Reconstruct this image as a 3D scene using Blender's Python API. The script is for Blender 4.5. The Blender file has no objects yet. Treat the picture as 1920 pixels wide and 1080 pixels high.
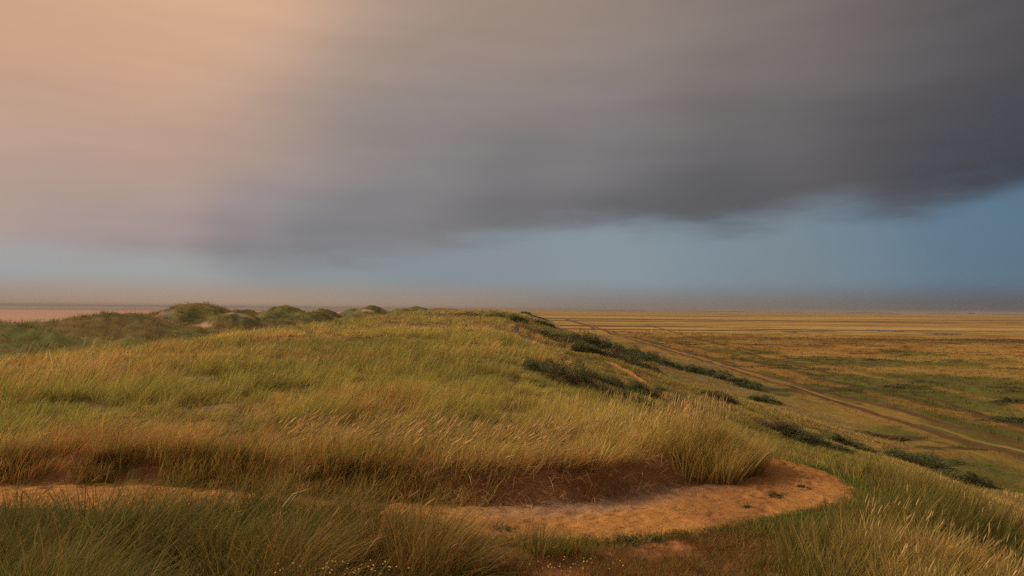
import bpy, math, random
import numpy as np
from mathutils import Matrix, Vector

random.seed(7)
RNG = np.random.default_rng(11)
scene = bpy.context.scene

# ------------------------------------------------------------------ camera
EYE = 13.0
PITCH, ROLL = math.radians(1.76), math.radians(0.50)
cam_data = bpy.data.cameras.new('camera')
cam = bpy.data.objects.new('camera', cam_data)
scene.collection.objects.link(cam)
cam_data.sensor_width = 36.0
cam_data.lens = 24.0
cam_data.clip_start = 0.1
cam_data.clip_end = 60000.0
CAM_ROT = Matrix.Rotation(math.radians(90) + PITCH, 3, 'X') @ Matrix.Rotation(ROLL, 3, 'Z')
cam.matrix_world = Matrix.Translation((0, 0, EYE)) @ CAM_ROT.to_4x4()
scene.camera = cam


def ray(px, py):
    """world direction through a point of the 1920 x 1080 picture"""
    v = CAM_ROT @ Vector(((px - 960) / 1280.0, (540 - py) / 1280.0, -1.0))
    return v.normalized()


# ------------------------------------------------------------------ colour management
scene.render.engine = 'CYCLES'
scene.view_settings.view_transform = 'Standard'
scene.view_settings.look = 'None'
scene.view_settings.exposure = 0.0
scene.view_settings.gamma = 1.0
scene.cycles.max_bounces = 6
scene.cycles.diffuse_bounces = 3
scene.cycles.transmission_bounces = 4
scene.cycles.volume_bounces = 0
scene.cycles.use_denoising = False
scene.cycles.use_adaptive_sampling = True
scene.cycles.adaptive_threshold = 0.02


def lin(c):
    """8 bit picture colour to linear"""
    return tuple(((v / 255) / 12.92 if v / 255 <= 0.04045 else ((v / 255 + 0.055) / 1.055) ** 2.4) for v in c)


# ------------------------------------------------------------------ sun
SUN_AZ, SUN_EL = math.radians(-80), math.radians(36)      # azimuth from +Y towards +X
sun_data = bpy.data.lights.new('sun', 'SUN')
sun_data.energy = 3.2
sun_data.angle = math.radians(10)
sun_data.color = (1.0, 0.80, 0.58)
sun = bpy.data.objects.new('sun', sun_data)
scene.collection.objects.link(sun)
sd = Vector((math.sin(SUN_AZ) * math.cos(SUN_EL), math.cos(SUN_AZ) * math.cos(SUN_EL), math.sin(SUN_EL)))
sun.rotation_euler = sd.to_track_quat('Z', 'Y').to_euler()

# ------------------------------------------------------------------ world: long-exposure cloud over clear evening sky
world = bpy.data.worlds.new('World')
scene.world = world
world.use_nodes = True
wn, wl = world.node_tree.nodes, world.node_tree.links
wn.clear()


class NG:
    """small helper to write node graphs"""

    def __init__(self, nodes, links):
        self.n, self.l = nodes, links

    def _in(self, sock, v):
        if isinstance(v, bpy.types.NodeSocket):
            self.l.new(v, sock)
        else:
            sock.default_value = v

    def math(self, op, a, b=None, c=None, clamp=False):
        m = self.n.new('ShaderNodeMath')
        m.operation = op
        m.use_clamp = clamp
        for i, v in enumerate((a, b, c)):
            if v is not None:
                self._in(m.inputs[i], v)
        return m.outputs[0]

    def vmath(self, op, a, b=None, scale=None):
        m = self.n.new('ShaderNodeVectorMath')
        m.operation = op
        self._in(m.inputs[0], a)
        if b is not None:
            self._in(m.inputs[1], b)
        if scale is not None:
            self._in(m.inputs['Scale'], scale)
        return m.outputs['Value'] if op in ('DOT_PRODUCT', 'LENGTH') else m.outputs['Vector']

    def smooth(self, v, a, b, lo=0.0, hi=1.0):
        m = self.n.new('ShaderNodeMapRange')
        m.interpolation_type = 'SMOOTHSTEP'
        self._in(m.inputs['Value'], v)
        m.inputs['From Min'].default_value = a
        m.inputs['From Max'].default_value = b
        m.inputs['To Min'].default_value = lo
        m.inputs['To Max'].default_value = hi
        return m.outputs[0]

    def mix(self, f, a, b, blend='MIX'):
        m = self.n.new('ShaderNodeMix')
        m.data_type = 'RGBA'
        m.blend_type = blend
        self._in(m.inputs[0], f)
        for s, v in ((m.inputs[6], a), (m.inputs[7], b)):
            if isinstance(v, (tuple, list)) and len(v) == 3:
                v = (*v, 1.0)
            self._in(s, v)
        return m.outputs[2]

    def noise(self, vec, scale, detail=4.0, rough=0.5, lac=2.0, color=False, dist=0.0):
        m = self.n.new('ShaderNodeTexNoise')
        if vec is not None:
            self.l.new(vec, m.inputs['Vector'])
        m.inputs['Scale'].default_value = scale
        m.inputs['Detail'].default_value = detail
        m.inputs['Roughness'].default_value = rough
        m.inputs['Lacunarity'].default_value = lac
        m.inputs['Distortion'].default_value = dist
        return m.outputs['Color' if color else 'Fac']

    def curve(self, v, pts):
        m = self.n.new('ShaderNodeFloatCurve')
        self._in(m.inputs['Value'], v)
        c = m.mapping.curves[0]
        while len(c.points) < len(pts):
            c.points.new(0.5, 0.5)
        for p, (x, y) in zip(c.points, pts):
            p.location = (x, y)
        m.mapping.update()
        return m.outputs[0]


W = NG(wn, wl)
tc = wn.new('ShaderNodeTexCoord')
dirv = tc.outputs['Generated']
# streaky warp: clouds smeared sideways by the wind
mp = wn.new('ShaderNodeMapping')
mp.inputs['Scale'].default_value = (1.3, 1.3, 6.0)
mp.inputs['Rotation'].default_value = (0.0, math.radians(-9), 0.0)
wl.new(dirv, mp.inputs['Vector'])
wcol = W.noise(mp.outputs[0], 1.6, 2.6, 0.45, color=True)
wv = W.vmath('SUBTRACT', wcol, (0.5, 0.5, 0.5))
wv = W.vmath('MULTIPLY', wv, (0.22, 0.12, 0.06))
dw = W.vmath('NORMALIZE', W.vmath('ADD', dirv, wv))

sep = wn.new('ShaderNodeSeparateXYZ')
wl.new(dirv, sep.inputs[0])
az = W.math('ARCTAN2', sep.outputs[0], sep.outputs[1])          # radians, + to the right
el = W.math('ARCSINE', sep.outputs[2])


def blend_field(points, vec):
    """points: (direction, colour, angular reach in degrees): smooth weighted blend over the dome"""
    num, den = None, None
    for d, c, s in points:
        k = 1.0 / math.radians(s) ** 2
        w = W.math('EXPONENT', W.math('MULTIPLY', W.math('SUBTRACT', W.vmath('DOT_PRODUCT', vec, tuple(d)), 1.0), k))
        w = W.math('ADD', w, 1e-7)
        cc = W.vmath('SCALE', tuple(c), scale=w)
        num = cc if num is None else W.vmath('ADD', num, cc)
        den = w if den is None else W.math('ADD', den, w)
    inv = W.math('DIVIDE', 1.0, den)
    return W.vmath('SCALE', num, scale=inv)


def azel(a, e):
    a, e = math.radians(a), math.radians(e)
    return (math.sin(a) * math.cos(e), math.cos(a) * math.cos(e), math.sin(e))


CLOUD = [  # picture point, colour, reach
    (ray(330, -60), (242, 190, 152), 6), (ray(0, 40), (206, 162, 132), 7), (ray(400, 30), (226, 180, 144), 4.2),
    (ray(60, 170), (206, 162, 132), 6), (ray(280, 140), (203, 163, 139), 5), (ray(560, 110), (172, 151, 137), 5.5),
    (ray(800, 30), (170, 146, 130), 6), (ray(60, 290), (180, 156, 144), 5), (ray(300, 260), (174, 150, 136), 5),
    (ray(60, 390), (168, 160, 160), 4), (ray(300, 400), (168, 158, 160), 2.6), (ray(150, 340), (172, 155, 148), 4),
    (ray(480, 375), (146, 144, 152), 3), (ray(600, 250), (138, 133, 132), 5), (ray(850, 150), (142, 134, 130), 5),
    (ray(1100, 40), (154, 136, 122), 6), (ray(820, 240), (132, 130, 131), 4.5), (ray(1100, 170), (130, 124, 123), 5),
    (ray(1130, 260), (126, 127, 133), 4), (ray(850, 310), (128, 128, 133), 4), (ray(1400, 30), (132, 119, 112), 6),
    (ray(1400, 170), (116, 113, 113), 5), (ray(1650, 60), (114, 107, 107), 6), (ray(1650, 160), (102, 99, 102), 4), (ray(1400, 260), (100, 102, 107), 4),
    (ray(1900, 40), (72, 72, 78), 6), (ray(1800, 160), (74, 74, 80), 4.5), (ray(1900, 230), (52, 58, 68), 4.5),
    (ray(1650, 300), (64, 68, 78), 3.8), (ray(1380, 345), (68, 72, 82), 3.4), (ray(1200, 380), (80, 84, 93), 3.4),
    (ray(960, 360), (96, 99, 106), 3.6), (ray(700, 400), (124, 126, 134), 3.6), (ray(430, 440), (116, 118, 125), 2.6),
    (ray(640, 455), (122, 125, 131), 3), (ray(120, 445), (138, 137, 143), 2.6), (ray(260, 445), (126, 125, 132), 2.2), (ray(1900, 310), (60, 70, 86), 4),
    (azel(-70, 20), (200, 160, 130), 14), (azel(-110, 30), (160, 140, 130), 22), (azel(80, 20), (70, 74, 88), 16),
    (azel(130, 25), (118, 116, 120), 26), (azel(180, 30), (156, 142, 126), 28), (azel(-150, 30), (168, 146, 126), 24),
    (azel(-25, 48), (236, 188, 152), 13), (azel(25, 50), (150, 130, 120), 14), (azel(0, 80), (170, 150, 138), 22),
]
CLEAR = [
    (ray(0, 470), (160, 164, 168), 4), (ray(250, 495), (160, 163, 163), 4), (ray(600, 500), (140, 148, 152), 4),
    (ray(900, 480), (134, 145, 152), 4), (ray(1150, 450), (136, 149, 157), 4), (ray(1400, 440), (126, 144, 156), 4),
    (ray(1650, 430), (108, 132, 150), 4), (ray(1880, 400), (86, 120, 146), 4), (ray(1880, 480), (92, 112, 126), 4),
    (ray(1500, 500), (122, 132, 138), 4), (azel(-80, 5), (150, 145, 140), 20), (azel(80, 6), (84, 112, 140), 20),
    (azel(180, 5), (110, 120, 132), 40),
]
HORIZ = [
    (ray(0, 560), (166, 140, 124), 7), (ray(400, 560), (172, 147, 126), 7), (ray(800, 560), (158, 138, 122), 7),
    (ray(1150, 562), (132, 122, 114), 7), (ray(1500, 565), (118, 112, 107), 7), (ray(1900, 572), (88, 86, 86), 7),
    (azel(-80, 1), (160, 135, 120), 20), (azel(80, 1), (86, 84, 86), 20), (azel(180, 1), (110, 105, 105), 40),
]
cloud_c = blend_field([(d, lin(c), s) for d, c, s in CLOUD], dw)
clear_c = blend_field([(d, lin(c), s) for d, c, s in CLEAR], dirv)
horiz_c = blend_field([(d, lin(c), s) for d, c, s in HORIZ], dirv)

# a share of physical clear sky in the gap under the cloud
sky = wn.new('ShaderNodeTexSky')
sky.sky_type = 'NISHITA'
sky.sun_disc = False
sky.sun_elevation = SUN_EL
sky.sun_rotation = SUN_AZ % (2 * math.pi)
sky_c = W.vmath('SCALE', sky.outputs[0], scale=0.05)
clear_c = W.mix(0.05, clear_c, sky_c)

# lower edge of the cloud deck as elevation over azimuth (both in degrees, remapped to 0..1 for the curve)
edge_px = [(-700, 500), (0, 462), (250, 466), (430, 478), (620, 480), (800, 458), (960, 430), (1100, 414), (1250, 418), (1400, 408), (1540, 378), (1690, 384), (1800, 362), (1920, 338), (2300, 300)]
pts = []
for x, y in edge_px:
    d = ray(x, y)
    a = math.degrees(math.atan2(d.x, d.y))
    e = math.degrees(math.asin(d.z))
    pts.append(((a + 60) / 120, e / 20))
pts = [(0.0, pts[0][1])] + pts[0:] + [(1.0, pts[-1][1])]
edge = W.curve(W.math('DIVIDE', W.math('ADD', W.math('MULTIPLY', az, 180 / math.pi), 60.0), 120.0, clamp=True), pts)
edge = W.math('SUBTRACT', W.math('MULTIPLY', edge, 20.0), 0.95)
n1 = W.noise(mp.outputs[0], 6.0, 4.0, 0.55)
n1 = W.math('MULTIPLY', W.math('SUBTRACT', n1, 0.5), 3.4)
eld = W.math('MULTIPLY', el, 180 / math.pi)
over = W.math('ADD', W.math('SUBTRACT', eld, edge), n1)
cmask = W.smooth(over, -1.0, 2.4)
col = W.mix(cmask, clear_c, cloud_c)
# dusty band above the horizon
hz = W.smooth(eld, 0.1, 2.7, 1.0, 0.0)
hz = W.math('MULTIPLY', hz, 1.0)
col = W.mix(hz, col, horiz_c)
# faint wispy mottling of the cloud
mp2 = wn.new('ShaderNodeMapping')
mp2.inputs['Scale'].default_value = (1.0, 1.0, 8.0)
mp2.inputs['Rotation'].default_value = (0.0, math.radians(-14), 0.0)
wl.new(dirv, mp2.inputs['Vector'])
n2 = W.noise(mp2.outputs[0], 3.4, 4.0, 0.5)
gain = W.math('ADD', W.math('MULTIPLY', W.math('MULTIPLY', W.math('SUBTRACT', n2, 0.5), 0.22), W.math('ADD', W.math('MULTIPLY', cmask, .8), .2)), 1.0)
col = W.vmath('SCALE', col, scale=gain)
bg = wn.new('ShaderNodeBackground')
wl.new(col, bg.inputs['Color'])
bg.inputs['Strength'].default_value = 1.0
wo = wn.new('ShaderNodeOutputWorld')
wl.new(bg.outputs[0], wo.inputs['Surface'])

# ------------------------------------------------------------------ numpy noise


def _hash(ix, iy, seed):
    h = (ix.astype(np.int64) * 374761393 + iy.astype(np.int64) * 668265263 + seed * 974711) & 0xFFFFFFFF
    h = ((h ^ (h >> 13)) * 1274126177) & 0xFFFFFFFF
    h = h ^ (h >> 16)
    return (h & 0xFFFFFF) / float(0xFFFFFF)


def vnoise(x, y, seed=0):
    x = np.asarray(x, float); y = np.asarray(y, float)
    ix, iy = np.floor(x), np.floor(y)
    fx, fy = x - ix, y - iy
    fx = fx * fx * fx * (fx * (fx * 6 - 15) + 10)
    fy = fy * fy * fy * (fy * (fy * 6 - 15) + 10)
    ix = ix.astype(np.int64); iy = iy.astype(np.int64)
    a = _hash(ix, iy, seed); b = _hash(ix + 1, iy, seed)
    c = _hash(ix, iy + 1, seed); d = _hash(ix + 1, iy + 1, seed)
    return (a + (b - a) * fx) * (1 - fy) + (c + (d - c) * fx) * fy


def fbm(x, y, scale, octs=4, seed=0, gain=0.5):
    """0..1-ish, centred on 0.5"""
    s, amp, tot = 0.0, 1.0, 0.0
    ca, sa = math.cos(0.6), math.sin(0.6)
    x = np.asarray(x, float) / scale; y = np.asarray(y, float) / scale
    for o in range(octs):
        s = s + amp * vnoise(x, y, seed + o * 17)
        tot += amp
        amp *= gain
        x, y = (x * ca - y * sa) * 2.03 + 5.2, (x * sa + y * ca) * 2.03 - 3.1
    return s / tot


def sst(x, a, b):
    t = np.clip((x - a) / (b - a), 0, 1)
    return t * t * (3 - 2 * t)


def mixv(a, b, t):
    return a + (b - a) * t


# ------------------------------------------------------------------ the lie of the land
PATH = np.array([(-20, 10.2, .5), (-12, 9.9, .5), (-7.4, 9.8, .55), (-5.2, 9.75, .60), (-2.6, 9.15, .62), (-.42, 8.80, .68), (1.0, 8.86, .76),
                 (2.5, 9.45, .88), (3.7, 10.3, .95), (4.5, 11.2, 1.02), (4.95, 12.3, .86), (5.15, 13.5, .58), (5.2, 15, .42), (5.5, 18, .4), (6.6, 25, .42), (9.4, 36, .5),
                 (10.7, 48, .45), (11.9, 58, .55), (12.0, 64, .65), (10.8, 69, .5), (9.6, 73, .3)])


def catmull(P, n=8):
    out = []
    for i in range(len(P) - 1):
        p0, p1, p2, p3 = P[max(i - 1, 0)], P[i], P[i + 1], P[min(i + 2, len(P) - 1)]
        for k in range(n):
            t = k / n
            out.append(0.5 * ((2 * p1) + (-p0 + p2) * t + (2 * p0 - 5 * p1 + 4 * p2 - p3) * t * t + (-p0 + 3 * p1 - 3 * p2 + p3) * t ** 3))
    out.append(P[-1])
    return np.array(out)


PC = catmull(PATH, 6)


def path_dist(x, y):
    """(metres outside the path's edge, negative inside; True where on the north-west side)"""
    x = np.asarray(x, float); y = np.asarray(y, float)
    shp = np.broadcast(x, y).shape
    x = np.broadcast_to(x, shp).ravel(); y = np.broadcast_to(y, shp).ravel()
    best = np.full(x.shape, 1e9); side = np.zeros(x.shape)
    near = (y < 80) & (y > 4) & (x < 16) & (x > -24)
    xs, ys = x[near], y[near]
    b = np.full(xs.shape, 1e9); sd_ = np.zeros(xs.shape)
    for i in range(len(PC) - 1):
        ax, ay, aw = PC[i]; bx, by, bw = PC[i + 1]
        dx, dy = bx - ax, by - ay
        L2 = dx * dx + dy * dy
        t = np.clip(((xs - ax) * dx + (ys - ay) * dy) / L2, 0, 1)
        ex, ey = xs - (ax + t * dx), ys - (ay + t * dy)
        d = np.hypot(ex, ey) - (aw + (bw - aw) * t)
        m = d < b
        b[m] = d[m]
        sd_[m] = (dx * ey - dy * ex)[m]
    best[near] = b; side[near] = sd_
    side[~near] = np.where((y[~near] > 9.9) & (x[~near] < 6), 1, -1)
    return best.reshape(shp), (side > 0).reshape(shp)


T_Y = [0, 9, 15, 30, 50, 80, 120, 150, 168, 185, 230, 300, 420, 800]
T_D = [2.35, 2.34, 2.45, 2.5, 2.35, 1.95, 1.45, 0.95, 0.72, 1.0, 3.0, 4.2, 4.6, 5.0]
XE_Y = [0, 9, 11.5, 13.2, 14.8, 17, 24, 34, 44, 80, 165, 300, 800]
XE_X = [4.2, 4.7, 5.5, 5.2, 3.3, 1.9, 0.9, 0.0, -0.8, -1.5, -1.0, 2, 20]
S_U = [-4, 0, 2, 5, 10, 16, 26, 34, 42, 48, 60]
S_D = [0, .15, .72, 1.95, 3.4, 5.2, 8.0, 9.9, 11.2, 11.9, 12.4]
DUNES = [  # x, y, height over the plain, reach x, reach y
    (-64, 78, 10.9, 16, 12), (-54, 92, 11.7, 12, 13), (-34, 70, 8.2, 8, 10), (-84, 105, 9.6, 14, 16),
    (-65, 142, 13.6, 8.0, 13), (-56, 139, 11.4, 7, 11), (-74, 143, 11.2, 6, 12), (-48, 118, 8.8, 8, 10), (-58, 116, 9.2, 7, 9),
    (-74, 222, 12.9, 7.5, 15), (-86, 218, 11.8, 8, 14), (-64, 215, 11.4, 8, 14), (-62, 180, 9.2, 10, 12), (-45, 160, 8.8, 10, 14),
    (-72, 262, 12.4, 6, 12), (-56, 262, 10.8, 9, 16),
    (-86, 420, 14.4, 8, 22), (-98, 425, 12.4, 7, 20), (-68, 430, 12.8, 10, 20), (-84, 600, 14.6, 12, 30), (-56, 560, 13.2, 18, 30), (-40, 420, 11.8, 20, 30)]



def hermite(x, X, Y):
    """monotone-ish smooth table"""
    X = np.array(X, float); Y = np.array(Y, float)
    m = np.gradient(Y, X)
    x = np.clip(x, X[0], X[-1])
    i = np.clip(np.searchsorted(X, x) - 1, 0, len(X) - 2)
    h = X[i + 1] - X[i]
    t = (x - X[i]) / h
    return ((2 * t ** 3 - 3 * t ** 2 + 1) * Y[i] + (t ** 3 - 2 * t ** 2 + t) * h * m[i] + (-2 * t ** 3 + 3 * t ** 2) * Y[i + 1] + (t ** 3 - t ** 2) * h * m[i + 1])


def height(x, y, fine=True, pd=None):
    x = np.asarray(x, float); y = np.asarray(y, float)
    x, y = np.broadcast_arrays(x, y)
    pdist, north = path_dist(x, y) if pd is None else pd
    xe = hermite(y, XE_Y, XE_X)
    u = x - xe + (fbm(x, y, 14, 3, 51) - .5) * 5 * sst(y, 18, 50)
    # field on the ridge
    Df = hermite(y, T_Y, T_D) + 0.55 * np.clip(-x / 27, 0, 1.3) ** 2
    # near side of the path
    Dn = 2.70 - 0.15 * sst(4.5 - np.hypot(x, y), 0, 4)
    bank = np.where(north, sst(pdist, 0.02, 0.50), 0.0) * np.where(y > 14, 1, 1)
    far = sst(y, 13, 17)
    D = mixv(mixv(Dn, Df, bank), Df, far)
    # the slopes
    S = hermite(u, S_U, S_D)
    D = D + S
    uw = (-27 + (fbm(x, y, 25, 3, 8) - .5) * 6) - x
    D = D + 6.2 * sst(uw, -4, 26) + 6.5 * sst(uw, 68, 120)
    # hummocks
    D = D - (fbm(x, y, 11, 3, 3) - .5) * 0.9 * sst(y, 16, 45) - (fbm(x, y, 30, 2, 5) - .5) * 1.0 * sst(y, 60, 130) * sst(185 - y, 0, 40)
    D = D - (fbm(x, y, 2.2, 3, 4) - .5) * 0.22 * sst(pdist, 0.1, 1.2)
    z = EYE - D
    # hummocky dunes to the west and beyond the crest
    wd = np.clip(sst(uw, 2, 16) + sst(y, 190, 240) * sst(-u, -6, 6), 0, 1)
    zd = np.full(x.shape, -50.0)
    w_ = 0
    for (cx, cy, hh, sx, sy) in DUNES:
        q = ((x - cx) / (sx * 1.75)) ** 2 + ((y - cy) / (sy * 1.75)) ** 2
        zd = np.maximum(zd, 0) if False else zd
        g = (hh - 5.5) * np.exp(-q * 1.55) + 5.5
        w_ = w_ + np.exp(g * 2.2)
    zd = np.log(w_) / 2.2
    rid = 1 - np.abs(fbm(x, y, 9, 4, 23) * 2 - 1)
    zd = zd + (rid - .75) * 1.9 + (fbm(x, y, 3.0, 3, 29) - .5) * 0.7
    west = np.where(z < zd, zd, z)
    k = 1.2
    west = np.log(np.exp(k * (z - 10)) + np.exp(k * (zd - 10)) * (sst(-x, -60, 10) * sst(x, -125, -98))) / k + 10
    z = mixv(z, np.maximum(west, z), wd)
    # path bed, shallowly trodden in
    inn = sst(-pdist, -0.25, 0.25)
    z = z - inn * (0.03 + 0.12 * far)
    # small tread bumps
    if fine:
        z = z + (fbm(x, y, .35, 3, 31) - .5) * 0.05 * sst(14 - y, 0, 2)
    edge_down = sst(x - 44 - 0.02 * y, 0, 10)
    z = z - 1.5 * edge_down
    return z


def hit(px, py, lift=0.0, rmax=3000):
    """where the sight line through a picture point meets the land"""
    d = ray(px, py)
    hyp = math.hypot(d.x, d.y)
    s = np.exp(np.linspace(math.log(4), math.log(rmax), 1500))
    X, Y, Z = d.x / hyp * s, d.y / hyp * s, EYE + d.z / hyp * s
    g = np.maximum(height(X, Y, False), 0) + lift
    k = np.argmax(Z < g)
    if not (Z < g).any():
        k = 1400
    return float(X[k]), float(Y[k]), float(max(height(X[k:k + 1], Y[k:k + 1], False)[0], 0))


# ------------------------------------------------------------------ object helpers


def tag(o, label=None, cat=None, group=None, kind=None):
    if label: o['label'] = label
    if cat: o['category'] = cat
    if group: o['group'] = group
    if kind: o['kind'] = kind
    return o


def mesh_obj(name, V, F, mat, parent=None, col=None, smooth=False, loc=None):
    """V (n,3), F (m,4) quads"""
    me = bpy.data.meshes.new(name)
    V = np.ascontiguousarray(V, np.float32)
    if loc is not None:
        V = V - np.array(loc, np.float32)
    F = np.ascontiguousarray(F, np.int32)
    k = F.shape[1]
    me.vertices.add(len(V)); me.vertices.foreach_set('co', V.ravel())
    me.loops.add(F.size); me.loops.foreach_set('vertex_index', F.ravel())
    me.polygons.add(len(F)); me.polygons.foreach_set('loop_start', np.arange(0, F.size, k, dtype=np.int32))
    if smooth:
        me.polygons.foreach_set('use_smooth', np.ones(len(F), bool))
    me.update(calc_edges=True)
    if col is not None:
        ca = me.color_attributes.new('tint', 'FLOAT_COLOR', 'POINT')
        c = np.ones((len(V), 4), np.float32); c[:, :3] = col
        ca.data.foreach_set('color', c.ravel())
    me.materials.append(mat)
    o = bpy.data.objects.new(name, me)
    scene.collection.objects.link(o)
    if loc is not None and parent is None:
        o.location = loc
    if parent is not None:
        o.parent = parent
    return o


def grid_faces(nr, nc):
    i = np.arange(nr - 1)[:, None] * nc + np.arange(nc - 1)[None, :]
    i = i.ravel()
    return np.stack([i, i + 1, i + nc + 1, i + nc], 1)


def new_mat(name):
    m = bpy.data.materials.new(name)
    m.use_nodes = True
    m.node_tree.nodes.clear()
    g = NG(m.node_tree.nodes, m.node_tree.links)
    out = g.n.new('ShaderNodeOutputMaterial')
    return m, g, out


def attr(g, name='tint'):
    a = g.n.new('ShaderNodeAttribute')
    a.attribute_name = name
    return a.outputs['Color']


def leaf_mat(name, trans=0.35, rough=0.5, spec=0.3, jitter=0.0):
    m, g, out = new_mat(name)
    c = attr(g)
    p = g.n.new('ShaderNodeBsdfPrincipled')
    g.l.new(c, p.inputs['Base Color'])
    p.inputs['Roughness'].default_value = rough
    p.inputs['Specular IOR Level'].default_value = spec
    t = g.n.new('ShaderNodeBsdfTranslucent')
    g.l.new(c, t.inputs['Color'])
    mx = g.n.new('ShaderNodeMixShader')
    mx.inputs[0].default_value = trans
    g.l.new(p.outputs[0], mx.inputs[1]); g.l.new(t.outputs[0], mx.inputs[2])
    g.l.new(mx.outputs[0], out.inputs[0])
    return m


def ground_mat(name, scales=((0.5, 0.5), (6.0, 0.4)), bump=0.3, bump_scale=8.0, rough=0.9, bdist=0.05):
    """tint attribute, broken up by procedural noise; bumpy"""
    m, g, out = new_mat(name)
    geo = g.n.new('ShaderNodeNewGeometry')
    pos = geo.outputs['Position']
    c = attr(g)
    for s, a in scales:
        n = g.noise(pos, s, 5.0, 0.6)
        k = g.math('ADD', g.math('MULTIPLY', g.math('SUBTRACT', n, 0.5), a * 2), 1.0)
        c = g.vmath('SCALE', c, scale=k)
    p = g.n.new('ShaderNodeBsdfPrincipled')
    g.l.new(c, p.inputs['Base Color'])
    p.inputs['Roughness'].default_value = rough
    p.inputs['Specular IOR Level'].default_value = 0.15
    b = g.n.new('ShaderNodeBump')
    b.inputs['Strength'].default_value = bump
    b.inputs['Distance'].default_value = bdist
    g.l.new(g.noise(pos, bump_scale, 6.0, 0.65), b.inputs['Height'])
    g.l.new(b.outputs[0], p.inputs['Normal'])
    g.l.new(p.outputs[0], out.inputs[0])
    return m


def C(*a):
    return np.array(a, float)


# real surface colours (linear)
GREEN = C(.165, .190, .038)
OLIVE = C(.36, .295, .060)
STRAW = C(.60, .42, .15)
RUST = C(.44, .21, .07)
DEEP = C(.055, .075, .020)
LITTER = C(.18, .095, .04)
SAND = C(.56, .268, .078)
PALE_SAND = C(.47, .31, .21)
SEED = C(.95, .70, .34)

# ------------------------------------------------------------------ ground of the dunes


def polar(a0, a1, na, r0, r1, nr, fov=None):
    r = np.exp(np.linspace(math.log(r0), math.log(r1), nr))
    if fov:
        m = int(na * .76)
        b0, b1 = math.radians(fov[0]), math.radians(fov[1])
        k = (na - m) // 2
        A = np.concatenate([np.linspace(math.radians(a0), b0, k, endpoint=False), np.linspace(b0, b1, m, endpoint=False), np.linspace(b1, math.radians(a1), na - m - k)])
    else:
        A = np.linspace(math.radians(a0), math.radians(a1), na)
    X = r[:, None] * np.sin(A)[None, :]
    Y = r[:, None] * np.cos(A)[None, :]
    return X, Y


def dune_tint(X, Y):
    pdist, north = path_dist(X, Y)
    n1 = fbm(X, Y, 6, 4, 70); n2 = fbm(X, Y, 1.2, 3, 71); n3 = fbm(X, Y, 22, 3, 72)
    c = mixv(LITTER * 1.3, OLIVE * .8, sst(n1, .35, .65)[..., None])
    c = mixv(c, GREEN, (sst(n3, .5, .62) * .5)[..., None])
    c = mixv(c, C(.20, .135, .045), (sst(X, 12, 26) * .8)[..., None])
    c = c * mixv(.42, .95, sst(X, 10, 20))[..., None]  # field side darkened: shade among the grass clumps put into the litter colour
    c = mixv(c, STRAW * .55, (sst(n2, .55, .75) * .5)[..., None])
    # west dunes: brown-green turf with bare scars
    wst = sst(-X, 30, 42) * sst(Y, 45, 60)
    w1 = fbm(X, Y, 7, 4, 80)
    wc = mixv(C(.16, .115, .036), C(.13, .135, .034), sst(w1, .42, .6)[..., None])
    wc = mixv(wc, C(.05, .07, .022), (sst(fbm(X, Y, 5, 3, 82), .60, .68) * .8)[..., None])
    wc = mixv(wc, PALE_SAND * .8, (sst(fbm(X, Y, 6, 3, 83), .76, .80) * .6)[..., None])
    c = mixv(c, wc, wst[..., None])
    # far ridge top paler
    fr = sst(Y, 180, 260) * (1 - wst)
    c = mixv(c, C(.26, .20, .085), (fr * .7)[..., None])
    # sand hollow between the field and the tall dune
    for (sx, sy, ra, rb) in SANDS:
        q = np.sqrt(((X - sx) / ra) ** 2 + ((Y - sy) / rb) ** 2) + (fbm(X, Y, 2.5, 3, 90) - .5) * 1.2
        c = mixv(c, PALE_SAND, sst(-q, -1.1, -.7)[..., None])
    # near side of the path: bare rusty turf
    near = (~north) & (Y < 12) & (X < 7)
    bare = near * sst(X, -.6, .2) * sst(-X, -3.6, -2.6)
    bc = mixv(C(.34, .14, .055), C(.17, .085, .032), sst(fbm(X, Y, .8, 4, 91), .45, .6)[..., None])
    c = mixv(c, bc, (bare * sst(pdist, -.1, .3))[..., None])
    # scarp under the field: root-dark sand
    sc = north * sst(Y, 3, 4) * (Y < 14) * sst(.95 - pdist, 0, .25)
    bend = north * (Y < 14.5) * sst(X, 3.7, 4.1) * sst(1.3 - pdist, 0, .4)
    sc = sc * (1 - bend)
    c = mixv(c, SAND, bend[..., None])
    c = mixv(c, C(.30, .145, .06), (sc * .95)[..., None])
    foot = north * (Y < 14) * sst(.16 - pdist, 0, .12) * sst(X, -1.2, .5)
    c = mixv(c, C(.36, .20, .11), (foot * .9)[..., None])
    return c


SANDS = []
for px, py, ra, rb in ((378, 614, 2.2, 1.2), (690, 583, 3, 3)):
    hx, hy, hz_ = hit(px, py)
    SANDS.append((hx, hy, ra, rb))

M_dune = ground_mat('dune_turf', ((1.2, .30), (9.0, .45)), 0.6, 6.0, bdist=0.12)
X, Y = polar(-100, 100, 1150, 1.2, 900, 640, fov=(-40, 40))
PDg = path_dist(X, Y)
Z = height(X, Y, True, PDg)
Z = Z - 0.05 * sst(-PDg[0], -0.02, 0.10)
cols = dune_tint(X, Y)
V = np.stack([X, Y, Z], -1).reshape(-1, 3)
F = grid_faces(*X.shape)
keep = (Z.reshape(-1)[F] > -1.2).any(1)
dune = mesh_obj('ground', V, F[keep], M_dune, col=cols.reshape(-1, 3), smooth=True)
tag(dune, 'humped turf and sand of the grassy dune ridge', 'ground', kind='structure')

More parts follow.
